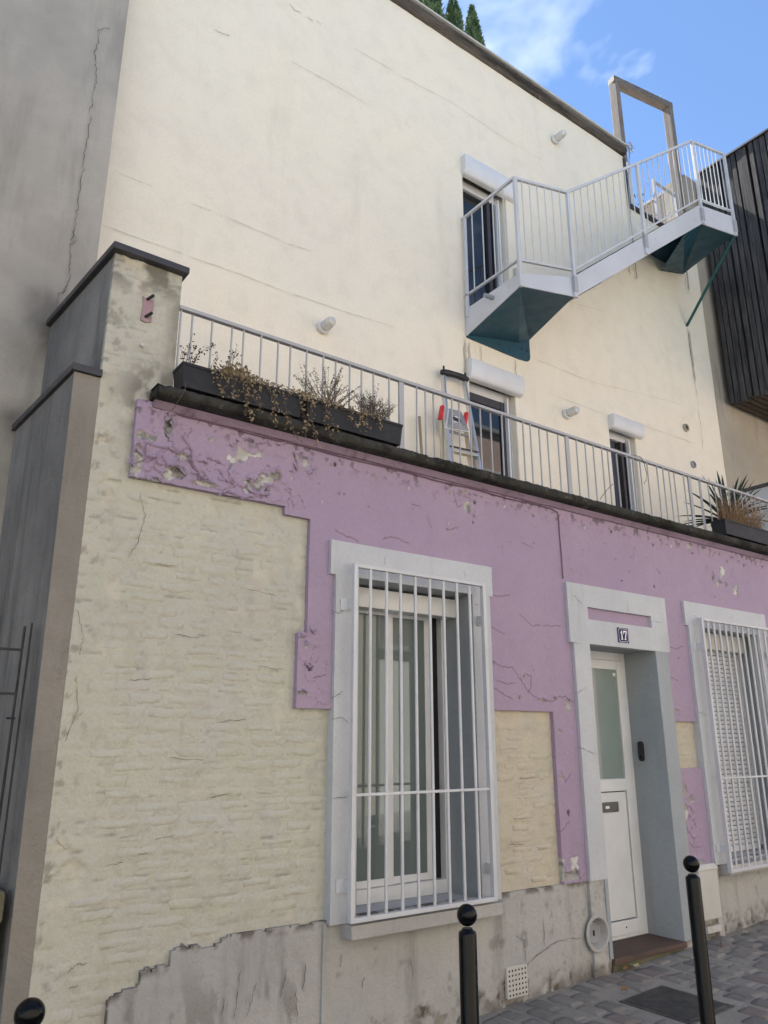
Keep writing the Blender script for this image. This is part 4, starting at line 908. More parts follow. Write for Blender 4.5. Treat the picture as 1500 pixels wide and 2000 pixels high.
MB().hexa([(.887, .022, -.4), (.981, .022, -.4), (.981, .034, -.4), (.887, .034, -.4)], [(.840, .022, 3.469), (.981, .022, 3.469), (.981, .034, 3.469), (.840, .034, 3.469)]).build('wall_end', M['brown'], lw)
MB().hexa([(.822, .0, 3.472), (.981, .0, 3.472), (.981, .034, 3.472), (.822, .034, 3.472)], [(.822, .0, 3.512), (.981, .0, 3.512), (.981, .034, 3.512), (.822, .034, 3.512)]).hexa([(.822, .0345, 3.472), (.95, .0345, 3.472), (.86, 1.117, 3.472), (.735, 1.117, 3.472)], [(.822, .0345, 3.512), (.95, .0345, 3.512), (.86, 1.117, 3.512), (.735, 1.117, 3.512)]).build('wall_cap', M['cap'], lw)
gate = thing('iron_gate', 'dark iron bar gate at the lower left edge beside the low wall', 'gate', (.4, .13, .9))
gm = MB().tube([(.785, .13, .85), (.785, .13, 2.10)], .006, 8).build('gate_post', M['iron'], gate, smooth='auto')
MB().box(.812, .820, .125, .135, .85, 2.12).build('gate_post', M['iron'], gate)
for zz in (1.985, 1.775): MB().box(-.6, .79, .124, .136, zz-.006, zz+.006).build('gate_rail', M['iron'], gate)
bm = mesh_of(MB().tube([(0, 0, 0), (0, 0, 1.35)], .004, 6), 'gate_bar', M['iron'], True)
for k in range(6): link('gate_bar', bm, gate, Vector((.52-k*.16, .13, .85))-ROOT[gate])
MB().tube([(.79, .1, 1.66), (.75, .1, 1.66)], .006, 6).build('gate_latch', M['iron'], gate)
ls = MB().box(-1.2, .835, .02, .30, .78, .92).build('stone_ledge', M['stepbase'], None, bevel=.02); tag(ls, 'worn mossy stone ledge under the iron gate at the left edge', 'ledge')
MB().box(-1.2, .83, .06, .30, -.4, .78).build('ledge_base', M['brown'], ls)

# ================================================================== terrace railing
rail = thing('terrace_railing', 'long white metal balustrade along the terrace edge above the cornice', 'railing', (5.0, .03, TZ))
RY = .03
MB().box(1.384, 9.72, RY-.018, RY+.018, 4.048, 4.072).build('top_rail', M['railgrey'], rail, bevel=.003)
pm = mesh_of(MB().box(-.021, .021, -.008, .008, TZ, 4.047), 'rail_post', M['railgrey'])
POSTS = [3.058, 4.825, 6.595, 8.37]
for x in POSTS: link('rail_post', pm, rail, Vector((x, RY, 0))-ROOT[rail])
bm = mesh_of(MB().tube([(0, 0, TZ), (0, 0, 4.05)], .0065, 8), 'baluster', M['railgrey'], True)
edges = [1.384]+POSTS+[9.72]
for a, b in zip(edges[:-1], edges[1:]):
    n = int(round((b-a)/.1105))
    for k in range(1, n):
        o = link('baluster', bm, rail, Vector((a+(b-a)*k/n+random.uniform(-.003, .003), RY, 0))-ROOT[rail]); o.rotation_euler = (random.gauss(0, .003), random.gauss(0, .003), 0)
link('baluster', bm, rail, Vector((1.40, RY, 0))-ROOT[rail])

# ================================================================== steel stair on the wall
st = thing('steel_staircase', 'white and teal steel outside staircase climbing the cream wall to the roof', 'staircase', (6.8, .9, 6.0))
A = Vector((4.967, .590, 0)); K = Vector((5.575, .417, 0)); U = Vector((8.235, .417, 0)); E = Vector((8.80, .300, 0)); EW = Vector((9.32, YW-.002, 0))
zL, zU = 6.10, 8.25                   # landing floors
def plate(p, q, zp0, zp1, zq0, zq1, name, mat, t=.012, back=0.0):
    p = Vector(p); q = Vector(q); d = (q-p); d.z = 0; nrm = Vector((-d.y, d.x, 0)).normalized()*t
    m_ = MB(); o = [(p, zp0), (q, zq0), (q+nrm, zq0), (p+nrm, zp0)]; o2 = [(p, zp1), (q, zq1), (q+nrm, zq1), (p+nrm, zp1)]
    m_.hexa([(v.x, v.y, z) for v, z in o], [(v.x, v.y, z) for v, z in o2]); return m_.build(name, mat, st)
Aw = Vector((4.967, YW-.002, 0))
plate(Aw, A, 5.69, 6.005, 5.875, 6.02, 'side_plate', M['white'])
plate(A, K, 5.876, 6.02, 5.888, 6.115, 'front_plate', M['white'])
plate(K+Vector((.012, 0, 0)), U, 5.89, 6.13, 7.945, 8.235, 'stringer', M['white'])
plate(U+Vector((.012, 0, 0)), E, 7.945, 8.235, 7.945, 8.235, 'front_plate', M['white'])
plate(E, EW, 7.945, 8.235, 8.19, 8.235, 'side_plate', M['teal'])
KW = Vector((5.775, YW-.012, 0))
s_ = MB()
s_.add([(A.x+.013, A.y+.013, 5.878), (4.98, YW-.013, 5.70), (5.76, YW-.013, 5.86)], [(0, 2, 1)]).add([(A.x+.013, A.y+.013, 5.878), (K.x, K.y+.013, 5.892), (5.93, YW-.016, 5.95), (5.76, YW-.013, 5.86)], [(0, 1, 2), (0, 2, 3)])
s_.build('soffit', M['teal'], st)
wp = [(4.972, 5.672), (5.755, 5.655)]+[(5.86+.07*math.cos(t), 5.735+.07*math.sin(t)) for t in np.linspace(-math.pi/2, 0, 6)]+[(5.93, 6.12), (4.972, 6.0)]
wpo = MB().prism(wp, YW-.014, YW-.002).build('wall_plate', M['teal'], st)
for x, z in ((5.84, 5.95), (5.88, 5.80), (5.80, 5.80), (5.60, 5.72), (5.45, 5.74), (5.83, 6.02)):
    MB().lathe([(0, 0), (.011, 0), (.011, .008), (0, .01)], (x, YW-.014, z), 'y', 6).build('bolt', M['cap'], wpo)
MB().hexa([(A.x+.012, A.y+.012, 6.0), (K.x, K.y+.012, 6.02), (5.79, YW-.014, 6.02), (4.98, YW-.014, 6.0)], [(A.x+.012, A.y+.012, 6.018), (K.x, K.y+.012, 6.04), (5.79, YW-.014, 6.04), (4.98, YW-.014, 6.018)]).build('landing_floor', M['zinc'], st)
MB().hexa([(U.x, U.y+.013, 8.16), (E.x-.01, E.y+.013, 8.16), (EW.x-.02, YW-.014, 8.16), (8.15, YW-.014, 8.16)], [(U.x, U.y+.013, 8.20), (E.x-.01, E.y+.013, 8.20), (EW.x-.02, YW-.014, 8.20), (8.15, YW-.014, 8.20)]).build('landing_floor', M['teal'], st)
s_ = MB(); s_.add([(U.x-.42, U.y+.014, 7.62), (U.x, U.y+.014, 7.95), (9.30, YW-.016, 8.14), (8.75, YW-.016, 7.98)], [(0, 1, 2, 3)]).add([(U.x, U.y+.014, 7.95), (E.x-.01, E.y+.014, 7.95), (9.30, YW-.016, 8.14)], [(0, 1, 2)])
s_.build('soffit', M['teal'], st)
nst = 12
tm = mesh_of(MB().box(0, .27, 0, .90, 0, .03), 'tread', M['zinc'])
for k in range(nst-1):
    t = (k+1)/nst; link('tread', tm, st, Vector((K.x+.02+(U.x-K.x)*t-.02, .435, zL+(zU-zL)*t-.03))-ROOT[st])
None if True else MB().hexa([(5.80, YW-.012, 5.98), (8.10, YW-.012, 7.98), (8.10, YW-.003, 7.98), (5.80, YW-.003, 5.98)], [(5.80, YW-.012, 6.18), (8.10, YW-.012, 8.20), (8.10, YW-.003, 8.20), (5.80, YW-.003, 6.18)]).build('wall_stringer', M['white'], st)
# rusty tread ends showing above the stringer, and the grey posts' clamps
for k in range(nst):
    t0, t1 = k/nst, (k+.86)/nst; a_ = K.lerp(U, t0); b_ = K.lerp(U, t1); z0_, z1_ = 6.142+(8.247-6.142)*t0, 6.142+(8.247-6.142)*t1
    MB().bar((a_.x+.03, .428, z0_), (b_.x+.03, .428, z1_), .020, .026).build('tread_nosing', M['iron'], st)
for p_, z_ in ((K, 5.95), (K.lerp(U, .5), 7.03), (U, 8.0), (E, 8.0)): MB().box(p_.x-.026, p_.x+.026, p_.y-.036, p_.y-.005, z_-.02, z_+.16).build('post_clamp', M['railgrey'], st, bevel=.003)
# balustrade
def V3(p, z): return Vector((p.x, p.y, z))
def guard(p, q, zlp, zlq, ztp, ztq, n, post_p=True, post_q=False, low=(0, 0)):
    MB().bar(V3(p, ztp), V3(q, ztq), .032, .03).build('handrail', M['white'], st, bevel=.003)
    MB().bar(V3(p, zlp), V3(q, zlq), .030, .022).build('bottom_rail', M['white'], st, bevel=.003)
    m_ = MB()
    for k in range(1, n+1):
        t = k/(n+1); v = p.lerp(q, t); za, zb = zlp+(zlq-zlp)*t, ztp+(ztq-ztp)*t
        MB().tube([V3(v, za), V3(v, zb)], .0068, 6).build('baluster', M['white'], st, smooth='auto')
def post(p, z0, z1, wdt=.042): MB().box(p.x-wdt/2, p.x+wdt/2, p.y-.016-.012, p.y+.016-.012, z0, z1).build('stair_post', M['white'], st, bevel=.003)
guard(Aw, A, 6.16, 6.17, 7.145, 7.15, 4); guard(A, K, 6.17, 6.195, 7.15, 7.15, 6)
Mid = K.lerp(U, .5); guard(K, Mid, 6.195, 7.256, 7.15, 8.19, 10); guard(Mid, U, 7.256, 8.317, 8.19, 9.239, 10); guard(U, E, 8.317, 8.317, 9.239, 9.239, 7); None if True else MB().bar(V3(E, 9.239), (9.15, YW-.02, 9.239), .020, .018).build('handrail', M['railgrey'], st, bevel=.003)
post(A, 5.86, 7.155); post(K, 5.87, 7.14); post(Mid, 6.93, 8.18); post(U, 7.935, 9.235); post(E, 7.93, 9.235); post(Aw+Vector((0, -.03, 0)), 5.9, 7.14, .03)
MB().tube([(9.24, YW-.01, 7.27), (8.83, .34, 7.95)], .020, 10).build('strut', M['green'], st, smooth='auto')
MB().tube([(4.97, .97, 5.93), (4.85, .97, 5.92)], .024, 12).build('drain_spout', M['zinc'], st, smooth='auto')
MB().box(5.775, 5.805, YW-.03, YW-.002, 6.62, 6.72).build('switch_box', M['zinc'], st) if False else None
sw = MB().box(5.74, 5.80, YW-.045, YW-.012, 6.72, 6.82).build('switch_box', M['meter'], None, bevel=.006); tag(sw, 'small grey switch box on the wall beside the upper door', 'switch box')

# ================================================================== wall lamps
def lamp(u, v, label):
    p = at(u-8, v, YW); t = thing('bulkhead_lamp', label, 'wall lamp', (p[0], YW-.012, p[2]), 'round glass wall lamps'); k = .8
    MB().lathe([(0, 0), (.075*k, 0), (.078*k, .012*k), (.072*k, .045*k), (.062*k, .05*k), (0, .05*k)], (0, 0, 0), 'y', 28).build('lamp_base', M['pvc'], t, smooth='auto', local=True)
    MB().lathe([(0, .05*k), (.060*k, .05*k), (.062*k, .07*k), (.061*k, .16*k), (.056*k, .19*k), (.043*k, .212*k), (.022*k, .224*k), (0, .227*k)], (0, 0, 0), 'y', 28).build('lamp_glass', M['jar'], t, smooth=True, local=True)
lamp(637, 642, 'glass wall lamp above the dried plants, left of the stepladder'); lamp(1112, 810, 'glass wall lamp between the terrace door and the narrow window'); lamp(1090, 275, 'glass wall lamp high up near the roof above the stairs')

# ================================================================== number plate, intercom, meter box, gas cap, vent
P0 = Vector((5.253, -.0475, 2.385)); hw, hh = .068, .060
pl = thing('house_number_plate', 'blue enamel number plate reading 17 above the door', 'number plate', P0)
MB().box(-hw, hw, 0, .003, -hh, hh).build('plate', M['enamel'], pl, local=True)
fr = MB(); o_ = [(-.06, .040), (-.046, .053), (.046, .053), (.06, .040), (.06, -.040), (.046, -.053), (-.046, -.053), (-.06, -.040)]
for i in range(8):
    a, b = o_[i], o_[(i+1) % 8]; ia, ib = (a[0]*.96, a[1]*.955), (b[0]*.96, b[1]*.955)
    fr.quad((a[0], -.0015, a[1]), (ia[0], -.0015, ia[1]), (ib[0], -.0015, ib[1]), (b[0], -.0015, b[1]))
fr.build('border_line', M['enamelw'], pl, local=True)
dg = MB()
def dp(poly, dx): dg.add([(x*.001+dx, -.0018, z*.001) for x, z in poly], [tuple(range(len(poly)))])
dp([(-12, -36), (14, -36), (14, -30), (7, -28), (7, 38), (1, 38), (-16, 18), (-13, 14), (-5, 22), (-5, -28), (-12, -30)][::1], -.021)
dp([(-12, -36), (12, -36), (10, -29), (4, -27), (21, 27), (21, 38), (-22, 38), (-22, 10), (-16, 10), (-12, 26), (9, 26), (-7, -27), (-12, -30)], .023)
dg.build('digits', M['enamelw'], pl, local=True)
ic = MB(); n = 10
pol = [(.025*math.cos(t), .055+.025*math.sin(t)) for t in np.linspace(0, math.pi, n)]+[(.025*math.cos(t), -.055+.025*math.sin(t)) for t in np.linspace(math.pi, 2*math.pi, n)]
N_ = len(pol); ic.add([(5.656, .19-a, 1.48+b) for a, b in pol]+[(5.68, .19-a, 1.48+b) for a, b in pol], [tuple(range(N_))[::-1], tuple(range(N_, 2*N_))]+[(i, (i+1) % N_, N_+(i+1) % N_, N_+i) for i in range(N_)])
ict = thing('intercom', 'black capsule shaped doorbell on the blue-grey door reveal', 'doorbell', (5.68, .19, 1.40))
ic.build('housing', M['blackplastic'], ict, bevel=.003); MB().tube([(5.6575, .19, 1.435), (5.654, .19, 1.435)], .012, 14).build('bell_button', M['black'], ict, smooth='auto')
mt = thing('meter_box', 'cream meter box on the plinth behind the right bollard', 'meter box', (6.04, -.03, .2))
MB().box(5.90, 6.155, -.075, -.012, .215, .575).build('box_body', M['meter'], mt, bevel=.008)
MB().hexa([(5.885, -.085, .575), (6.165, -.085, .575), (6.165, -.012, .575), (5.885, -.012, .575)], [(5.905, -.06, .615), (6.145, -.06, .615), (6.145, -.012, .615), (5.905, -.012, .615)]).build('box_lid', M['meter'], mt, bevel=.004)
MB().box(5.97, 6.16, -.055, -.012, .115, .165).box(6.02, 6.03, -.06, -.012, .11, .17).build('pipe_bracket', M['meter'], mt, bevel=.004)
gc = thing('gas_cap', 'round cement collar with a metal cap set in the plinth by the door', 'utility cap', (4.70, -.03, .28))
MB().lathe([(.072, -.050), (.080, -.046), (.098, .004), (.106, .007), (.118, .003), (.122, -.004)], (4.70, -.034, .275), 'y', 36, False).build('collar', M['socle'], gc, smooth='auto')
MB().lathe([(0, .0), (.066, .0), (.068, .008), (.060, .012), (.054, .009), (0, .011)], (4.694, .012, .272), 'y', 28).build('cap_disc', M['zinc'], gc, smooth='auto')
MB().box(4.688, 4.700, -.0035, .001, .256, .290).build('key_slot', M['hole'], gc)
vp = thing('vent_plate', 'pale perforated air vent plate low on the plinth', 'vent', (3.91, -.02, .0))
MB().box(3.822, 4.004, -.022, .0, .012, .188).build('plate', M['meter'], vp, bevel=.003)
hb = MB()
for i in range(6):
    for j in range(6):
        x = 3.842+i*.0285; z = .030+j*.027
        hb.add([(x+.0065*math.cos(a), -.0235, z+.0065*math.sin(a)) for a in np.linspace(0, 2*math.pi, 11)[:-1]], [tuple(range(10))])
hb.build('vent_holes', M['hole'], vp)
mh = thing('manhole_cover', 'square dark cast iron cover set among the paving setts', 'manhole cover', (4.63, -.66, gz(4.63)))
def tilt(m_): m_.v = [(x, y, z+gz(x)) for x, y, z in m_.v]; return m_
tilt(MB().box(4.405, 4.855, -.92, -.405, -.03, .002)).build('frame', M['kerb'] if False else M['manhole'], mh, bevel=.004)
tilt(MB().box(4.432, 4.828, -.893, -.432, .0, .007)).build('lid', M['manhole'], mh, bevel=.003)
rb = MB()
for k in range(14): tilt(rb) if False else rb.box(4.445+k*.027, 4.457+k*.027, -.885, -.44, .007, .0095)
tilt(rb).build('ribs', M['manhole'], mh)

# ================================================================== bollards
def bollard(x, y, label):
    t = thing('bollard', label, 'bollard', (x, y, gz(x)), 'black ball-topped bollards on the pavement')
    zt = {0: .842}.get(0)-.0
    ztop = at(912, 1787, -1.25)[2]-gz(2.42)
    rr = .0385
    MB().lathe([(rr*1.25, -.05), (rr*1.25, .03), (rr, .05), (rr, ztop-.072), (rr*.93, ztop-.064), (rr*.62, ztop-.056), (rr*.55, ztop-.050), (.01, ztop-.05)], (0, 0, 0), 'z', 32).build('post', M['black'], t, smooth='auto', local=True)
    R_ = .0435
    MB().lathe([(R_*math.sin(a)+1e-4, ztop-R_*math.cos(a)) for a in np.linspace(.25, math.pi, 20)], (0, 0, 0), 'z', 32).build('ball', M['black'], t, smooth=True, local=True)
for (u, v), lab in (((912, 1787), 'black bollard in front of the barred window'), ((1352, 1706), 'black bollard to the right of the front door'), ((62, 1945), 'black bollard at the lower left corner, nearest the camera')):
    p = at(u, v, -1.25); bollard(p[0], -1.25, lab)

# ================================================================== plants
def leaves(centres, size, seed, flat=False):
    rr = np.random.default_rng(seed); n = len(centres); c = np.asarray(centres)
    a = rr.normal(size=(n, 3)); a /= np.linalg.norm(a, axis=1)[:, None]; b = rr.normal(size=(n, 3)); b -= (b*a).sum(1)[:, None]*a; b /= np.linalg.norm(b, axis=1)[:, None]
    nrm = np.cross(a, b)
    s = size*rr.uniform(.6, 1.3, (n, 1)); bend = rr.uniform(-.5, .5, (n, 1))*s
    V = np.stack([c-a*s, c-b*s*.62+nrm*bend*.5, c+a*s*1.1+nrm*bend, c+b*s*.62+nrm*bend*.5], 1).reshape(-1, 3)
    return V, np.arange(4*n).reshape(n, 4)
def leaf_obj(name, cent, size, mat, parent, seed):
    V, q = leaves(cent, size, seed); return link(name, fastmesh(name, V-np.array(ROOT[parent]), q, mat, False), parent)
def planter(x0, x1, label, y0=-.145, y1=.005):
    t = thing('planter_box', label, 'planter', ((x0+x1)/2, (y0+y1)/2, 3.472), 'woven black planter boxes')
    z0, z1 = 3.474, 3.625; m_ = MB(); th = .012
    m_.hexa([(x0+.012, y0+.006, z0), (x1-.012, y0+.006, z0), (x1-.012, y1-.006, z0), (x0+.012, y1-.006, z0)], [(x0, y0, z1-.02), (x1, y0, z1-.02), (x1, y1, z1-.02), (x0, y1, z1-.02)])
    m_.build('box_wall', M['planter'], t, bevel=.003)
    MB().box(x0-.004, x1+.004, y0-.004, y0+.014, z1-.02, z1).box(x0-.004, x1+.004, y1-.014, y1+.004, z1-.02, z1).box(x0-.004, x0+.014, y0+.014, y1-.014, z1-.02, z1).box(x1-.014, x1+.004, y0+.014, y1-.014, z1-.02, z1).build('box_rim', M['planter'], t, bevel=.003)
    MB().box(x0+.014, x1-.014, y0+.014, y1-.014, z1-.019, z1-.012).build('soil', M['soil'], t)
planter(1.375, 2.155, 'black woven planter under the trailing dead ivy, next to the pillar')
planter(2.185, 2.935, 'black woven planter holding two dry grey herb bushes')
planter(6.84, 7.66, 'black woven planter with dry grass at the right end of the terrace')
ZP = 3.615
def stems(specs, seed, r0=.0024):
    """specs: list of (x,y,z,height,lean_x,lean_y); returns tube mesh and tip points"""
    rr = random.Random(seed); m_ = MB(); tips = []
    for x, y, z, h, lx, ly in specs:
        pts = []; w1, w2 = rr.uniform(-.1, .1), rr.uniform(-.1, .1)
        for k in range(6):
            t = k/5; pts.append((x+lx*t**1.4*h+w1*h*.3*math.sin(t*4), y+ly*t**1.4*h+w2*h*.3*math.sin(t*3+1), z+h*t*(1-.12*t*abs(lx))))
        m_.tube(pts, [r0*(1-.75*k/5) for k in range(6)], 4); tips.append(pts)
    return m_, tips
# dead ivy spilling over
iv = thing('dried_ivy', 'brown dried ivy trailing over the left planter and cornice', 'plant', (1.9, -.1, ZP))
rr = random.Random(3); cent = []; vm = MB()
for k in range(3200):
    x = rr.choice([rr.gauss(1.72, .08), rr.uniform(1.6, 2.2), rr.uniform(2.1, 2.72)]); top = .045+.05*math.exp(-((x-1.72)/.09)**2)
    cent.append((x, rr.uniform(-.165, -.02), ZP+rr.uniform(-.02, top)*(1 if x < 2.2 else .6)))
trails = [(1.55, .16), (1.60, .10), (1.70, .30), (1.74, .22), (1.78, .26), (1.86, .24), (1.93, .28), (1.98, .34), (1.66, .18), (2.14, .24), (2.19, .36), (2.22, .30), (2.26, .22), (2.48, .16), (2.56, .14), (2.70, .12), (1.83, .16), (2.32, .26)]
for x, ln in trails:
    pts = []; y = -.150; xx = x; z = ZP+.03
    dx = rr.uniform(-.05, .16)
    for k in range(10):
        pts.append((xx, y-.012-.01*math.sin(k), z)); z -= ln/9; xx += dx*ln/2+rr.uniform(-.012, .012); y = min(y+rr.uniform(-.008, .006), -.152)
    vm.tube(pts, .0018, 4)
    for p in pts[1:]:
        for j in range(rr.choice([2, 3, 5, 6])): cent.append((p[0]+rr.gauss(0, .014), p[1]+rr.gauss(0, .010)-.006, p[2]+rr.gauss(0, .013)))
leaf_obj('leaves', cent, .0098, M['leafdry'], iv, 31)
vm.build('vines', M['twig'], iv)
# loose vine far left over the cornice
vm2 = MB().tube([(1.395, -.16, 3.50), (1.39, -.168, 3.44), (1.37, -.165, 3.39), (1.36, -.09, 3.345), (1.33, -.05, 3.32)], .002, 5); vm2.build('vines', M['twig'], iv)
# withered rose stems by the pillar
ro = thing('withered_rose', 'dead dark rose stems with shrivelled leaves beside the pillar', 'plant', (1.55, -.07, ZP))
sp = [(1.42, -.07, ZP, .26, .10, 0), (1.43, -.06, ZP, .24, .62, 0), (1.44, -.08, ZP, .15, .1, 0), (1.45, -.05, ZP, .17, .35, 0), (1.62, -.07, ZP, .20, .55, 0), (1.66, -.06, ZP, .22, .25, 0), (1.70, -.07, ZP, .26, .1, 0), (1.62, -.05, ZP, .16, -.1, 0), (1.40, -.08, ZP, .12, -.15, 0)]
m_, tips = stems(sp, 4, .0028); m_.build('stems', M['twig'], ro); cent = []
for pts in tips:
    for p in pts[2:]:
        for j in range(rr.choice([2, 5, 9])): cent.append((p[0]+rr.gauss(0, .010), p[1]+rr.gauss(0, .010), p[2]+rr.gauss(0, .012)))
leaf_obj('leaves', cent, .0085, M['darkleaf'], ro, 32)
def herb(name, label, cx, cz0, n, h, spread, mat, seed, dens, ls):
    t = thing(name, label, 'plant', (cx, -.07, ZP)); rr = random.Random(seed)
    sp = []
    for k in range(n):
        a = rr.uniform(-1, 1); sp.append((cx+rr.gauss(0, .03)+a*.03, -.07+rr.gauss(0, .02), ZP-.01, h*rr.uniform(.55, 1.05)*(1-.35*abs(a)), a*spread+rr.gauss(0, .08), rr.gauss(0, .15)))
    m_, tips = stems(sp, seed, .0022); m_.build('stems', M['twig'] if mat != 'lavender' else M['lavender'], t); cent = []
    for pts in tips:
        P = [Vector(p) for p in pts]
        for j in range(dens):
            u_ = rr.random()**.6*4.99; i = int(u_); p = P[i].lerp(P[i+1], u_-i); cent.append((p.x+rr.gauss(0, .005), p.y+rr.gauss(0, .005), p.z+rr.gauss(0, .004)))
    leaf_obj('leaves', cent, ls, M[mat], t, seed)
herb('dry_rosemary', 'tall wispy dry rosemary bush in the second planter', 2.38, 0, 46, .37, .85, 'herb', 11, 46, .0052)
herb('dry_lavender', 'dense grey dry lavender bush at the right end of the second planter', 2.76, 0, 110, .28, .65, 'lavender', 12, 24, .0048)
# dry grass, right planter
gr = thing('dry_grass', 'reddish brown dry grass tuft in the right planter', 'plant', (7.25, -.07, ZP)); rr = random.Random(8); sp = []
for k in range(330):
    a = rr.gauss(0, .7); sp.append((rr.uniform(6.9, 7.6), -.07+rr.gauss(0, .03), ZP-.01, rr.uniform(.12, .34), a*.6, rr.gauss(-.15, .3)))
m_, tips = stems(sp, 9, .0016); m_.build('blades', M['grassdry'], gr)
cent = [(p[0]+rr.gauss(0, .012), p[1]+rr.gauss(0, .012), p[2]+rr.gauss(0, .01)) for pts in tips for p in pts[1:] for _ in range(2)]
leaf_obj('leaves', cent, .006, M['grassdry'], gr, 33)
# agave in a pot
ag = thing('agave', 'spiky dark green agave in an olive pot behind the railing', 'plant', (8.05, .50, TZ))
MB().lathe([(.10, 0), (.15, .06), (.20, .22), (.20, .34), (.175, .42), (.19, .46), (.17, .46), (.155, .40), (.01, .40)], (8.05, .5, TZ), 'z', 28).build('pot', M['pot'], ag, smooth='auto')
rr = random.Random(10); bl = MB()
for k in range(46):
    az = k*2.399+rr.uniform(-.2, .2); el = R(rr.uniform(8, 86)); Ln = rr.uniform(.48, .72); d = Vector((math.cos(az)*math.cos(el), math.sin(az)*math.cos(el), math.sin(el)))
    side = d.cross(Vector((0, 0, 1))).normalized(); up_ = side.cross(d).normalized(); base = Vector((8.05, .5, TZ+.47)); P = []
    for i in range(8):
        t = i/7; wv = .030*(1-t)**.55*(1-.4*max(0, .25-t)*4)+.0008; c_ = base+d*(Ln*t)-Vector((0, 0, 1))*(.16*t*t*math.cos(el))
        P += [c_-side*wv+up_*wv*.45, c_-up_*wv*.25, c_+side*wv+up_*wv*.45]
    bl.add(P, [(i*3+j, i*3+j+1, i*3+j+4, i*3+j+3) for i in range(7) for j in range(2)])
bl.build('blades', M['yucca'], ag, smooth=True)
# low shelf / box on the terrace near the agave
MB_ = MB().box(8.0, 8.75, 1.0, 1.3, TZ, TZ+.33).build('storage_chest', M['meter'], None, bevel=.01); tag(MB_, 'low cream storage chest on the terrace floor left of the agave', 'chest')
wr_ = MB().tube([tuple(at(u, v, .0)) for u, v in ((1172, 975), (1185, 957), (1197, 945))], .003, 5).build('wire', M['twig'], None); tag(wr_, 'thin loose wire tied to the railing left of the narrow window', 'wire')
wr2 = MB().tube([tuple(at(u, v, .0)) for u, v in ((1236, 888), (1252, 893), (1258, 905), (1263, 925), (1262, 938), (1258, 945))], .003, 5).build('wire', M['twig'], None); tag(wr2, 'thin loose wire hanging from the railing right of the narrow window', 'wire')

# ================================================================== stepladder and broom
def lad(u, v, off=0.0):               # a point in the leaning plane of the folded ladder
    d = FW*F+RT*(u-750)-UP*(v-1000); n_ = Vector((0, -1, .235)).normalized(); p0 = Vector((4.3, .95-off, TZ))
    t = (p0-Vector(CAM)).dot(n_)/Vector(d).dot(n_); return Vector(CAM)+Vector(d)*t
la = thing('stepladder', 'folded aluminium stepladder with red hinges and black handle leaning on the wall', 'stepladder', (4.25, .95, TZ))
TL, TR = lad(865, 733), lad(906, 745)
def ext(a, b, z): return a+(b-a)*((z-a.z)/(b.z-a.z))
BL = ext(TL, lad(877, 900), TZ); BR = ext(TR, lad(936, 915), TZ)
for a, b in ((TL, BL), (TR, BR)): MB().bar(a, b, .028, .05, up=(0, -1, 0)).build('side_rail', M['alu'], la, bevel=.004)
hd = MB(); n_ = 9
P = [TL.lerp(TR, -.12+1.24*i/(n_-1))+Vector((0, -.02, .02+.012*math.sin(math.pi*i/(n_-1)))) for i in range(n_)]
hd.tube(P, [.026, .034, .036, .034, .033, .034, .036, .034, .026], 10); hd.build('handle', M['blackplastic'], la, smooth=True)
MB().tube([P[0]+Vector((.03, 0, 0)), P[0]+Vector((.03, 0, .075))], .010, 8).tube([P[-1]+Vector((-.03, 0, 0)), P[-1]+Vector((-.03, 0, .07))], .010, 8).build('handle_peg', M['blackplastic'], la)
rl = [lad(862, 815, -.07), lad(864, 898, -.07)]; r2 = [lad(910, 842, -.07), lad(919, 910, -.07)]
for a, b in (rl, r2): MB().bar(a, ext(a, b, TZ), .026, .04, up=(0, -1, 0)).build('rear_leg', M['gold'], la, bevel=.003)
for (u, v) in ((862, 802), (909, 815)):
    p = lad(u, v, .01); MB().bar(p+Vector((-.02, 0, -.10)), p+Vector((.015, 0, .055)), .035, .05, up=(0, -1, 0)).build('hinge_cover', M['red'], la, bevel=.012)
q4 = [lad(871, 836, .03), lad(917, 844, .03), lad(901, 803, .03), lad(876, 796, .03)]
nn = Vector((0, .02, 0))
pf = MB().hexa([q4[0], q4[1], q4[1]+nn, q4[0]+nn], [q4[3], q4[2], q4[2]+nn, q4[3]+nn]).build('platform', M['pvc'], la, bevel=.003)
ctr = (q4[0]+q4[1]+q4[2]+q4[3])/4
rg = MB()
for f_ in (.86, .70, .54, .38):
    Q = [ctr+(q-ctr)*f_+Vector((0, -.006, 0)) for q in q4]
    for i in range(4): rg.bar(Q[i], Q[(i+1) % 4], .010, .006, up=(0, -1, 0))
rg.build('platform_tread', M['zinc'], pf)
MB().bar(ctr+Vector((-.05, -.008, 0)), ctr+Vector((.05, -.008, -.01)), .035, .008, up=(0, -1, 0)).build('grip_slot', M['blackplastic'], pf)
a, b = lad(876, 877, .0), lad(931, 889, .0); MB().bar(a, b, .055, .05, up=(0, -1, .2)).build('step', M['gold'], la, bevel=.004)
MB().bar(a+Vector((0, -.028, .022)), b+Vector((0, -.028, .022)), .01, .012).build('step_edge', M['blackplastic'], la)
a, b = lad(876, 842, -.04), lad(914, 852, -.04); MB().bar(a, b, .02, .02).build('brace', M['zinc'], la)
br_ = thing('broom', 'bare wooden broom handle leaning on the wall left of the stepladder', 'broom', (4.26, 1.3, TZ))
p0, p1 = at(819, 814, 1.33), at(824, 890, 1.25); d_ = (p1-p0)/(p0[2]-p1[2]); foot = p0+d_*(p0[2]-TZ-.06)
MB().tube([tuple(p0), tuple((p0+foot)/2), tuple(foot)], [.014, .0135, .0135], 10).build('handle', M['stick'], br_, smooth='auto')
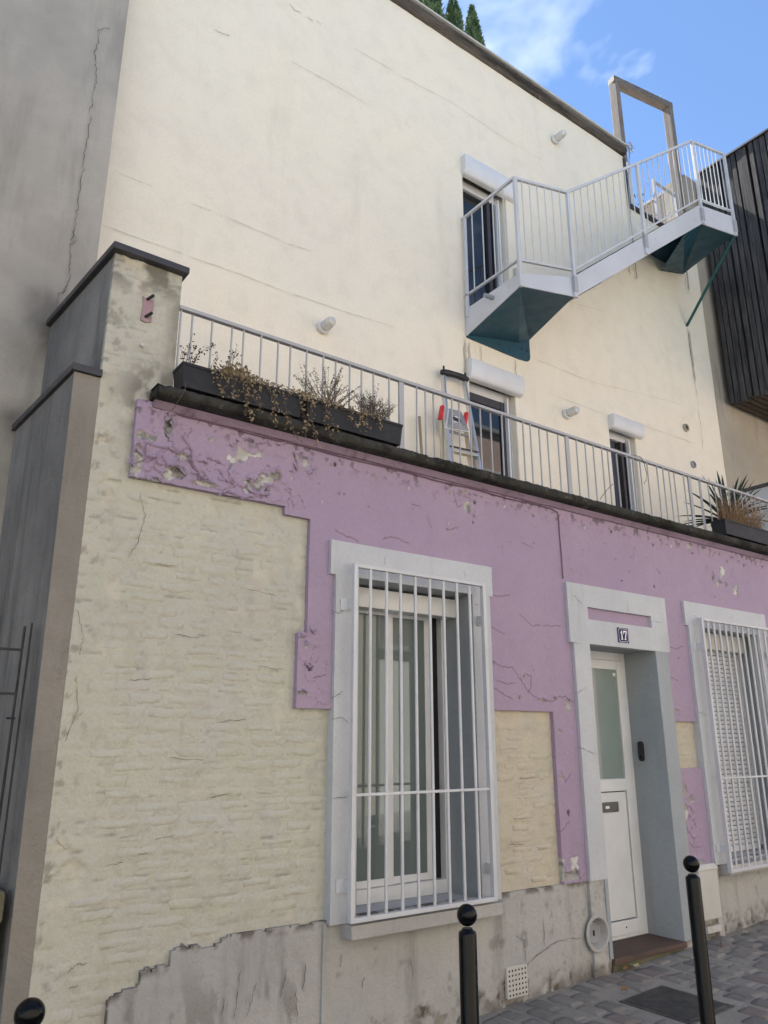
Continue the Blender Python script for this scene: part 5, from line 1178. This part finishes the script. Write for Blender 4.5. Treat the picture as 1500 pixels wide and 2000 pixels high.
MB().hexa([(foot[0]-.14, foot[1]-.03, TZ), (foot[0]+.14, foot[1]-.03, TZ), (foot[0]+.14, foot[1]+.03, TZ), (foot[0]-.14, foot[1]+.03, TZ)], [(foot[0]-.12, foot[1]-.02, TZ+.09), (foot[0]+.12, foot[1]-.02, TZ+.09), (foot[0]+.12, foot[1]+.02, TZ+.09), (foot[0]-.12, foot[1]+.02, TZ+.09)]).build('head', M['stick'], br_)

# ================================================================== slatted building on the right
sb = thing('slatted_building', 'building box clad in dark vertical wooden slats at the right edge', 'building', (11.5, 0, 3.4))
SX = 10.0; Y0s, Y1s, zb_, zt_ = -1.9, 1.34, 6.235, 10.16
MB().box(SX+.09, 15, Y0s, Y1s, zb_+.06, zt_-.05).build('box_body', M['dark'], sb)
sv = [mesh_of(MB().box(-.006+.0, .050, -.031-.004*k, .031+.003*k, zb_-.02*k, zt_+random.uniform(-.01, .02)), 'slat', M['slat']) for k in range(3)]
n = int((Y1s-Y0s)/.092)
for k in range(n):
    y = Y1s-.04-k*.092; o = link('slat', sv[k % 3], sb, Vector((SX+random.uniform(-.012, .01), y+random.uniform(-.006, .006), 0))-ROOT[sb]); o.rotation_euler = (random.gauss(0, .0012), 0, random.gauss(0, .03))
hm = mesh_of(MB().box(SX+.01, 13.5, -.035, .035, zb_, zb_+.045), 'soffit_slat', M['slatx'])
for k in range(n): link('soffit_slat', hm, sb, Vector((0.06, Y1s-.05-k*.092, 0))-ROOT[sb])
for z in (6.6, 7.8, 9.0, zt_-.12): MB().box(SX+.052, SX+.09, Y0s, Y1s, z, z+.06).build('batten', M['slatx'], sb)
MB().box(SX-.03, 15, Y0s, Y1s+.02, zt_+.03, zt_+.06).build('roof_flashing', M['cap'], sb)
relief('neighbour_wall', M['beige'], sb, [(9.752, 15, 3.2, zt_)], .12, .12, YW+.02, YW+.4, hf_up)
MB().box(SX+.02, 15, YW+.45, 6, 3.2, 10.25).build('rear_body', M['beige'], sb)
MB().box(SX-.02, 15, YW+.43, 6, 10.25, 10.30).build('rear_flashing', M['zinc'], sb)
dv = thing('terrace_divider', 'grey capped divider wall at the right end of the terrace', 'wall', (9.9, .7, TZ))
MB().box(9.76, 9.86, -.05, YW-.0, TZ-.1, 4.80).build('wall_panel', M['surround'], dv); MB().box(9.73, 9.89, -.07, YW, 4.802, 4.845).build('wall_cap', M['cap'], dv, bevel=.004)

# ================================================================== roof: timber frame, gate, cypresses
tf = thing('timber_frame', 'weathered grey timber portal frame standing on the roof', 'frame', (9.1, 1.62, 8.8))
pL = Vector((8.60, 1.72, 0)); pR = Vector((9.73, 1.53, 0)); zt = 11.60
MB().box(pL.x-.05, pL.x+.05, pL.y-.065, pL.y+.065, 8.8, zt-.103).build('frame_post', M['timber'], tf, bevel=.006)
MB().box(pR.x-.05, pR.x+.05, pR.y-.065, pR.y+.065, 8.8, zt-.103).build('frame_post', M['timber'], tf, bevel=.006)
d_ = (pR-pL).normalized()*.053; MB().bar(V3(pL-d_, zt-.05), V3(pR+d_, zt-.05), .135, .105).build('frame_beam', M['timberx'], tf, bevel=.006)
spk = MB(); rr = random.Random(2)
for k in range(34):
    p = pL.lerp(pR, rr.random()); spk.tube([(p.x, p.y+rr.uniform(-.03, .03), zt), (p.x+rr.uniform(-.05, .05), p.y+rr.uniform(-.06, .06), zt+rr.uniform(.08, .13))], .0014, 4)
spk.build('bird_spikes', M['alu'], tf)
gt = thing('roof_gate', 'small white bar gate on the roof at the top of the stairs', 'gate', (9.1, 1.5, 8.83))
for x in (8.98, 9.52): MB().box(x-.02, x+.02, 1.46, 1.50, 8.83, 9.72).build('gate_post', M['railgrey'], gt)
MB().bar((8.98, 1.48, 9.68), (9.52, 1.48, 9.68), .03, .03).bar((8.98, 1.48, 8.92), (9.52, 1.48, 8.92), .03, .03).build('gate_rail', M['railgrey'], gt)
for k in range(5): MB().tube([(9.07+k*.09, 1.48, 8.93), (9.07+k*.09, 1.48, 9.67)], .007, 6).build('gate_bar', M['railgrey'], gt)
MB_ = MB().box(8.19, 8.27, 1.37, 1.45, 8.84, 9.56).build('roof_post', M['white'], None, bevel=.004); tag(MB_, 'short white square post at the roof opening above the stairs', 'post')
cl = MB(); rr = random.Random(12)
for k in range(5):
    c0 = Vector((8.15, YW-.12, 9.70)); a0 = rr.uniform(0, 6); rad = rr.uniform(.04, .09)
    cl.tube([c0+Vector((rad*math.cos(a0+t*.6)*.8+.02*k*.3, -.02*math.sin(t), rad*math.sin(a0+t*.6)+.03)) for t in range(11)], .004, 5)
cl.tube([(8.14, YW-.13, 9.70), (8.11, YW-.12, 9.5), (8.13, YW-.06, 9.2), (8.12, YW-.03, 8.6), (8.12, YW-.03, 7.6)], .007, 6)
tag(cl.build('cable_coil', M['zinc'], None, smooth=True), 'tangled grey cable coil at the end of the roof coping', 'cable')
def sprig(name, label, base, n, h, mat, seed, ls):
    t = thing(name, label, 'plant', base); rr = random.Random(seed)
    m_, tips = stems([(base[0]+rr.gauss(0, .05), base[1]+rr.gauss(0, .05), base[2], h*rr.uniform(.5, 1), rr.gauss(0, .4), rr.gauss(0, .3)) for k in range(n)], seed, .004); m_.build('stems', M['twig'], t)
    leaf_obj('leaves', [(p[0]+rr.gauss(0, .02), p[1]+rr.gauss(0, .02), p[2]+rr.gauss(0, .02)) for pts in tips for p in pts[2:] for _ in range(2)], ls, M[mat], t, seed)
sprig('roof_plant', 'sparse dry twigs with small leaves on the roof behind the stair railing', (9.0, 1.9, 9.0), 9, 1.0, 'darkleaf', 41, .022)
sprig('roof_plant', 'small green weed sprouting above the middle of the roof coping', (6.55, 1.75, 9.83), 7, .26, 'cypress', 42, .016)
def cypress(x, y, ztop, rad, h, label, seed):
    t = thing('cypress', label, 'tree', (x, y, 9.8), 'cypresses on the roof'); rr = np.random.default_rng(seed); z0 = ztop-h; zb = 9.85
    MB().tube([(x, y, 9.75), (x+.02, y, (zb+ztop)/2), (x, y, ztop-.15)], [.05, .035, .01], 8).build('trunk', M['twig'], t)
    n = int(9000*h/3); hh = rr.random(n)**1.15; prof = np.interp(hh, [0, .06, .25, .6, .85, 1], [.55, .9, 1, .8, .42, .03])
    ang = rr.uniform(0, 6.283, n); cl_ = fbm(ang*2.2+seed, hh*9, seed)          # upright clumps make the outline uneven
    rad_ = rad*prof*(.55+.75*cl_)*np.sqrt(rr.uniform(.25, 1, n))
    C = np.stack([x+rad_*np.cos(ang), y+rad_*np.sin(ang), z0+hh*h], -1)
    u_ = np.stack([.45*np.cos(ang), .45*np.sin(ang), np.full(n, 1.0)], -1)+rr.normal(0, .25, (n, 3)); u_ /= np.linalg.norm(u_, axis=1)[:, None]
    s_ = np.cross(u_, rr.normal(size=(n, 3))); s_ /= np.linalg.norm(s_, axis=1)[:, None]; ln = rr.uniform(.035, .085, (n, 1))
    V = np.stack([C-u_*ln*.5-s_*.008, C+s_*.014, C+u_*ln, C-s_*.014], 1).reshape(-1, 3)
    link('crown', fastmesh('crown', V-np.array(ROOT[t]), np.arange(4*n).reshape(n, 4), M['cypress'], False), t)
    MB().lathe([(.16, 0), (.22, .35), (.23, .38), (.0, .38)], (x, y, 9.62), 'z', 20).build('pot', M['pot'], t, smooth='auto')
for (u, v), r_, h_, lab, sd_ in (((838, -95), .33, 3.6, 'leftmost dark cypress on the roof, cut off by the frame', 1), ((884, -8), .30, 3.0, 'middle cypress above the roof edge', 2), ((921, 14), .24, 2.6, 'rightmost tall cypress above the roof edge', 3), ((941, 82), .12, 1.6, 'tiny cypress tip peeking over the roof edge on the right', 4)):
    p = at(u, v, 3.2); cypress(p[0], 3.2, p[2], r_, min(h_, p[2]-9.9), lab, sd_)

# ================================================================== litter on the pavement
def litter(x, y, s, mat, label, seed):
    rr = random.Random(seed); n = 9; z = gz(x)+.016; m_ = MB()
    pts = [(x+s*math.cos(a)*rr.uniform(.6, 1.1), y+s*.8*math.sin(a)*rr.uniform(.6, 1.1), z+rr.uniform(0, .02)) for a in np.linspace(0, 6.28, n+1)[:-1]]
    m_.add([(x, y, z+.006)]+pts, [(0, i+1, (i+1) % n+1) for i in range(n)]); o = m_.build('fallen_leaf', M[mat], None); tag(o, label, 'leaf', 'dead leaves on the pavement')
litter(5.02, -.075, .045, 'leaflit', 'pale yellow dead leaf lying under the doorstep', 1); litter(4.92, -.07, .035, 'leafbrown', 'orange brown dead leaf at the left foot of the doorstep', 2)
litter(5.93, -.18, .030, 'leaflit', 'small pale dead leaf right of the right-hand bollard', 3); litter(6.36, -.14, .04, 'leaflit', 'pale dead leaf near the plinth at the right edge', 4)
litter(4.55, -.34, .03, 'leafbrown', 'brown dead leaf at the back corner of the iron cover', 5)
rr = np.random.default_rng(4); n = 160; X_ = rr.uniform(3.4, 7.4, n); Y_ = -rr.random(n)**1.6*1.3-.01
C = np.stack([X_, Y_, gz(X_)+.017], -1); V, q = leaves(C, .0045, 55); o = link('debris', fastmesh('debris', V, q, M['meter'], False)); tag(o, 'pale crumbs of fallen paint scattered over the paving', 'debris', kind='stuff')

# ================================================================== houses across the street (seen in the window panes)
def opp(name, label, x0, x1, y, z1, mat, wins):
    t = thing(name, label, 'house', ((x0+x1)/2, y, 0)); MB().box(x0, x1, y-8, y, gz(x0)-.6, z1).build('wall', mat, t)
    MB().box(x0-.05, x1+.05, y-8, y+.15, z1+.002, z1+.12).build('roof', M['zinc'], t)
    for wx, wz, ww, wh in wins:
        f_ = MB().box(wx-ww/2, wx+ww/2, y+.002, y+.05, wz, wz+wh).build('window', M['pvc'], t)
        MB().box(wx-ww/2+.07, wx+ww/2-.07, y+.052, y+.06, wz+.07, wz+wh-.07).build('pane', M['oppglass'], f_)
        MB().box(wx-ww/2-.06, wx+ww/2+.06, y+.003, y+.16, wz-.09, wz-.002).build('sill', M['oppwhite'], f_)
opp('house', 'buff brick house across the street, mirrored in the barred window', -16, 9.35, -8.6, 7.2, M['oppbrick'], [(x, z, 1.1, 1.7) for x in (-12, -9, -6, -3, 0, 3, 6) for z in (1.0, 4.2)])
opp('house', 'low white house across the street, mirrored beside the brick one', 9.37, 13.2, -8.6, 3.4, M['oppwhite'], [(11.2, 1.2, 1.2, 1.4)])
opp('house', 'pink brick house across the street, mirrored in the terrace door', 13.22, 30, -8.6, 10.5, M['opppink'], [(x, z, 1.2, 1.9) for x in (15, 18, 21, 24) for z in (1.2, 4.4, 7.4)])
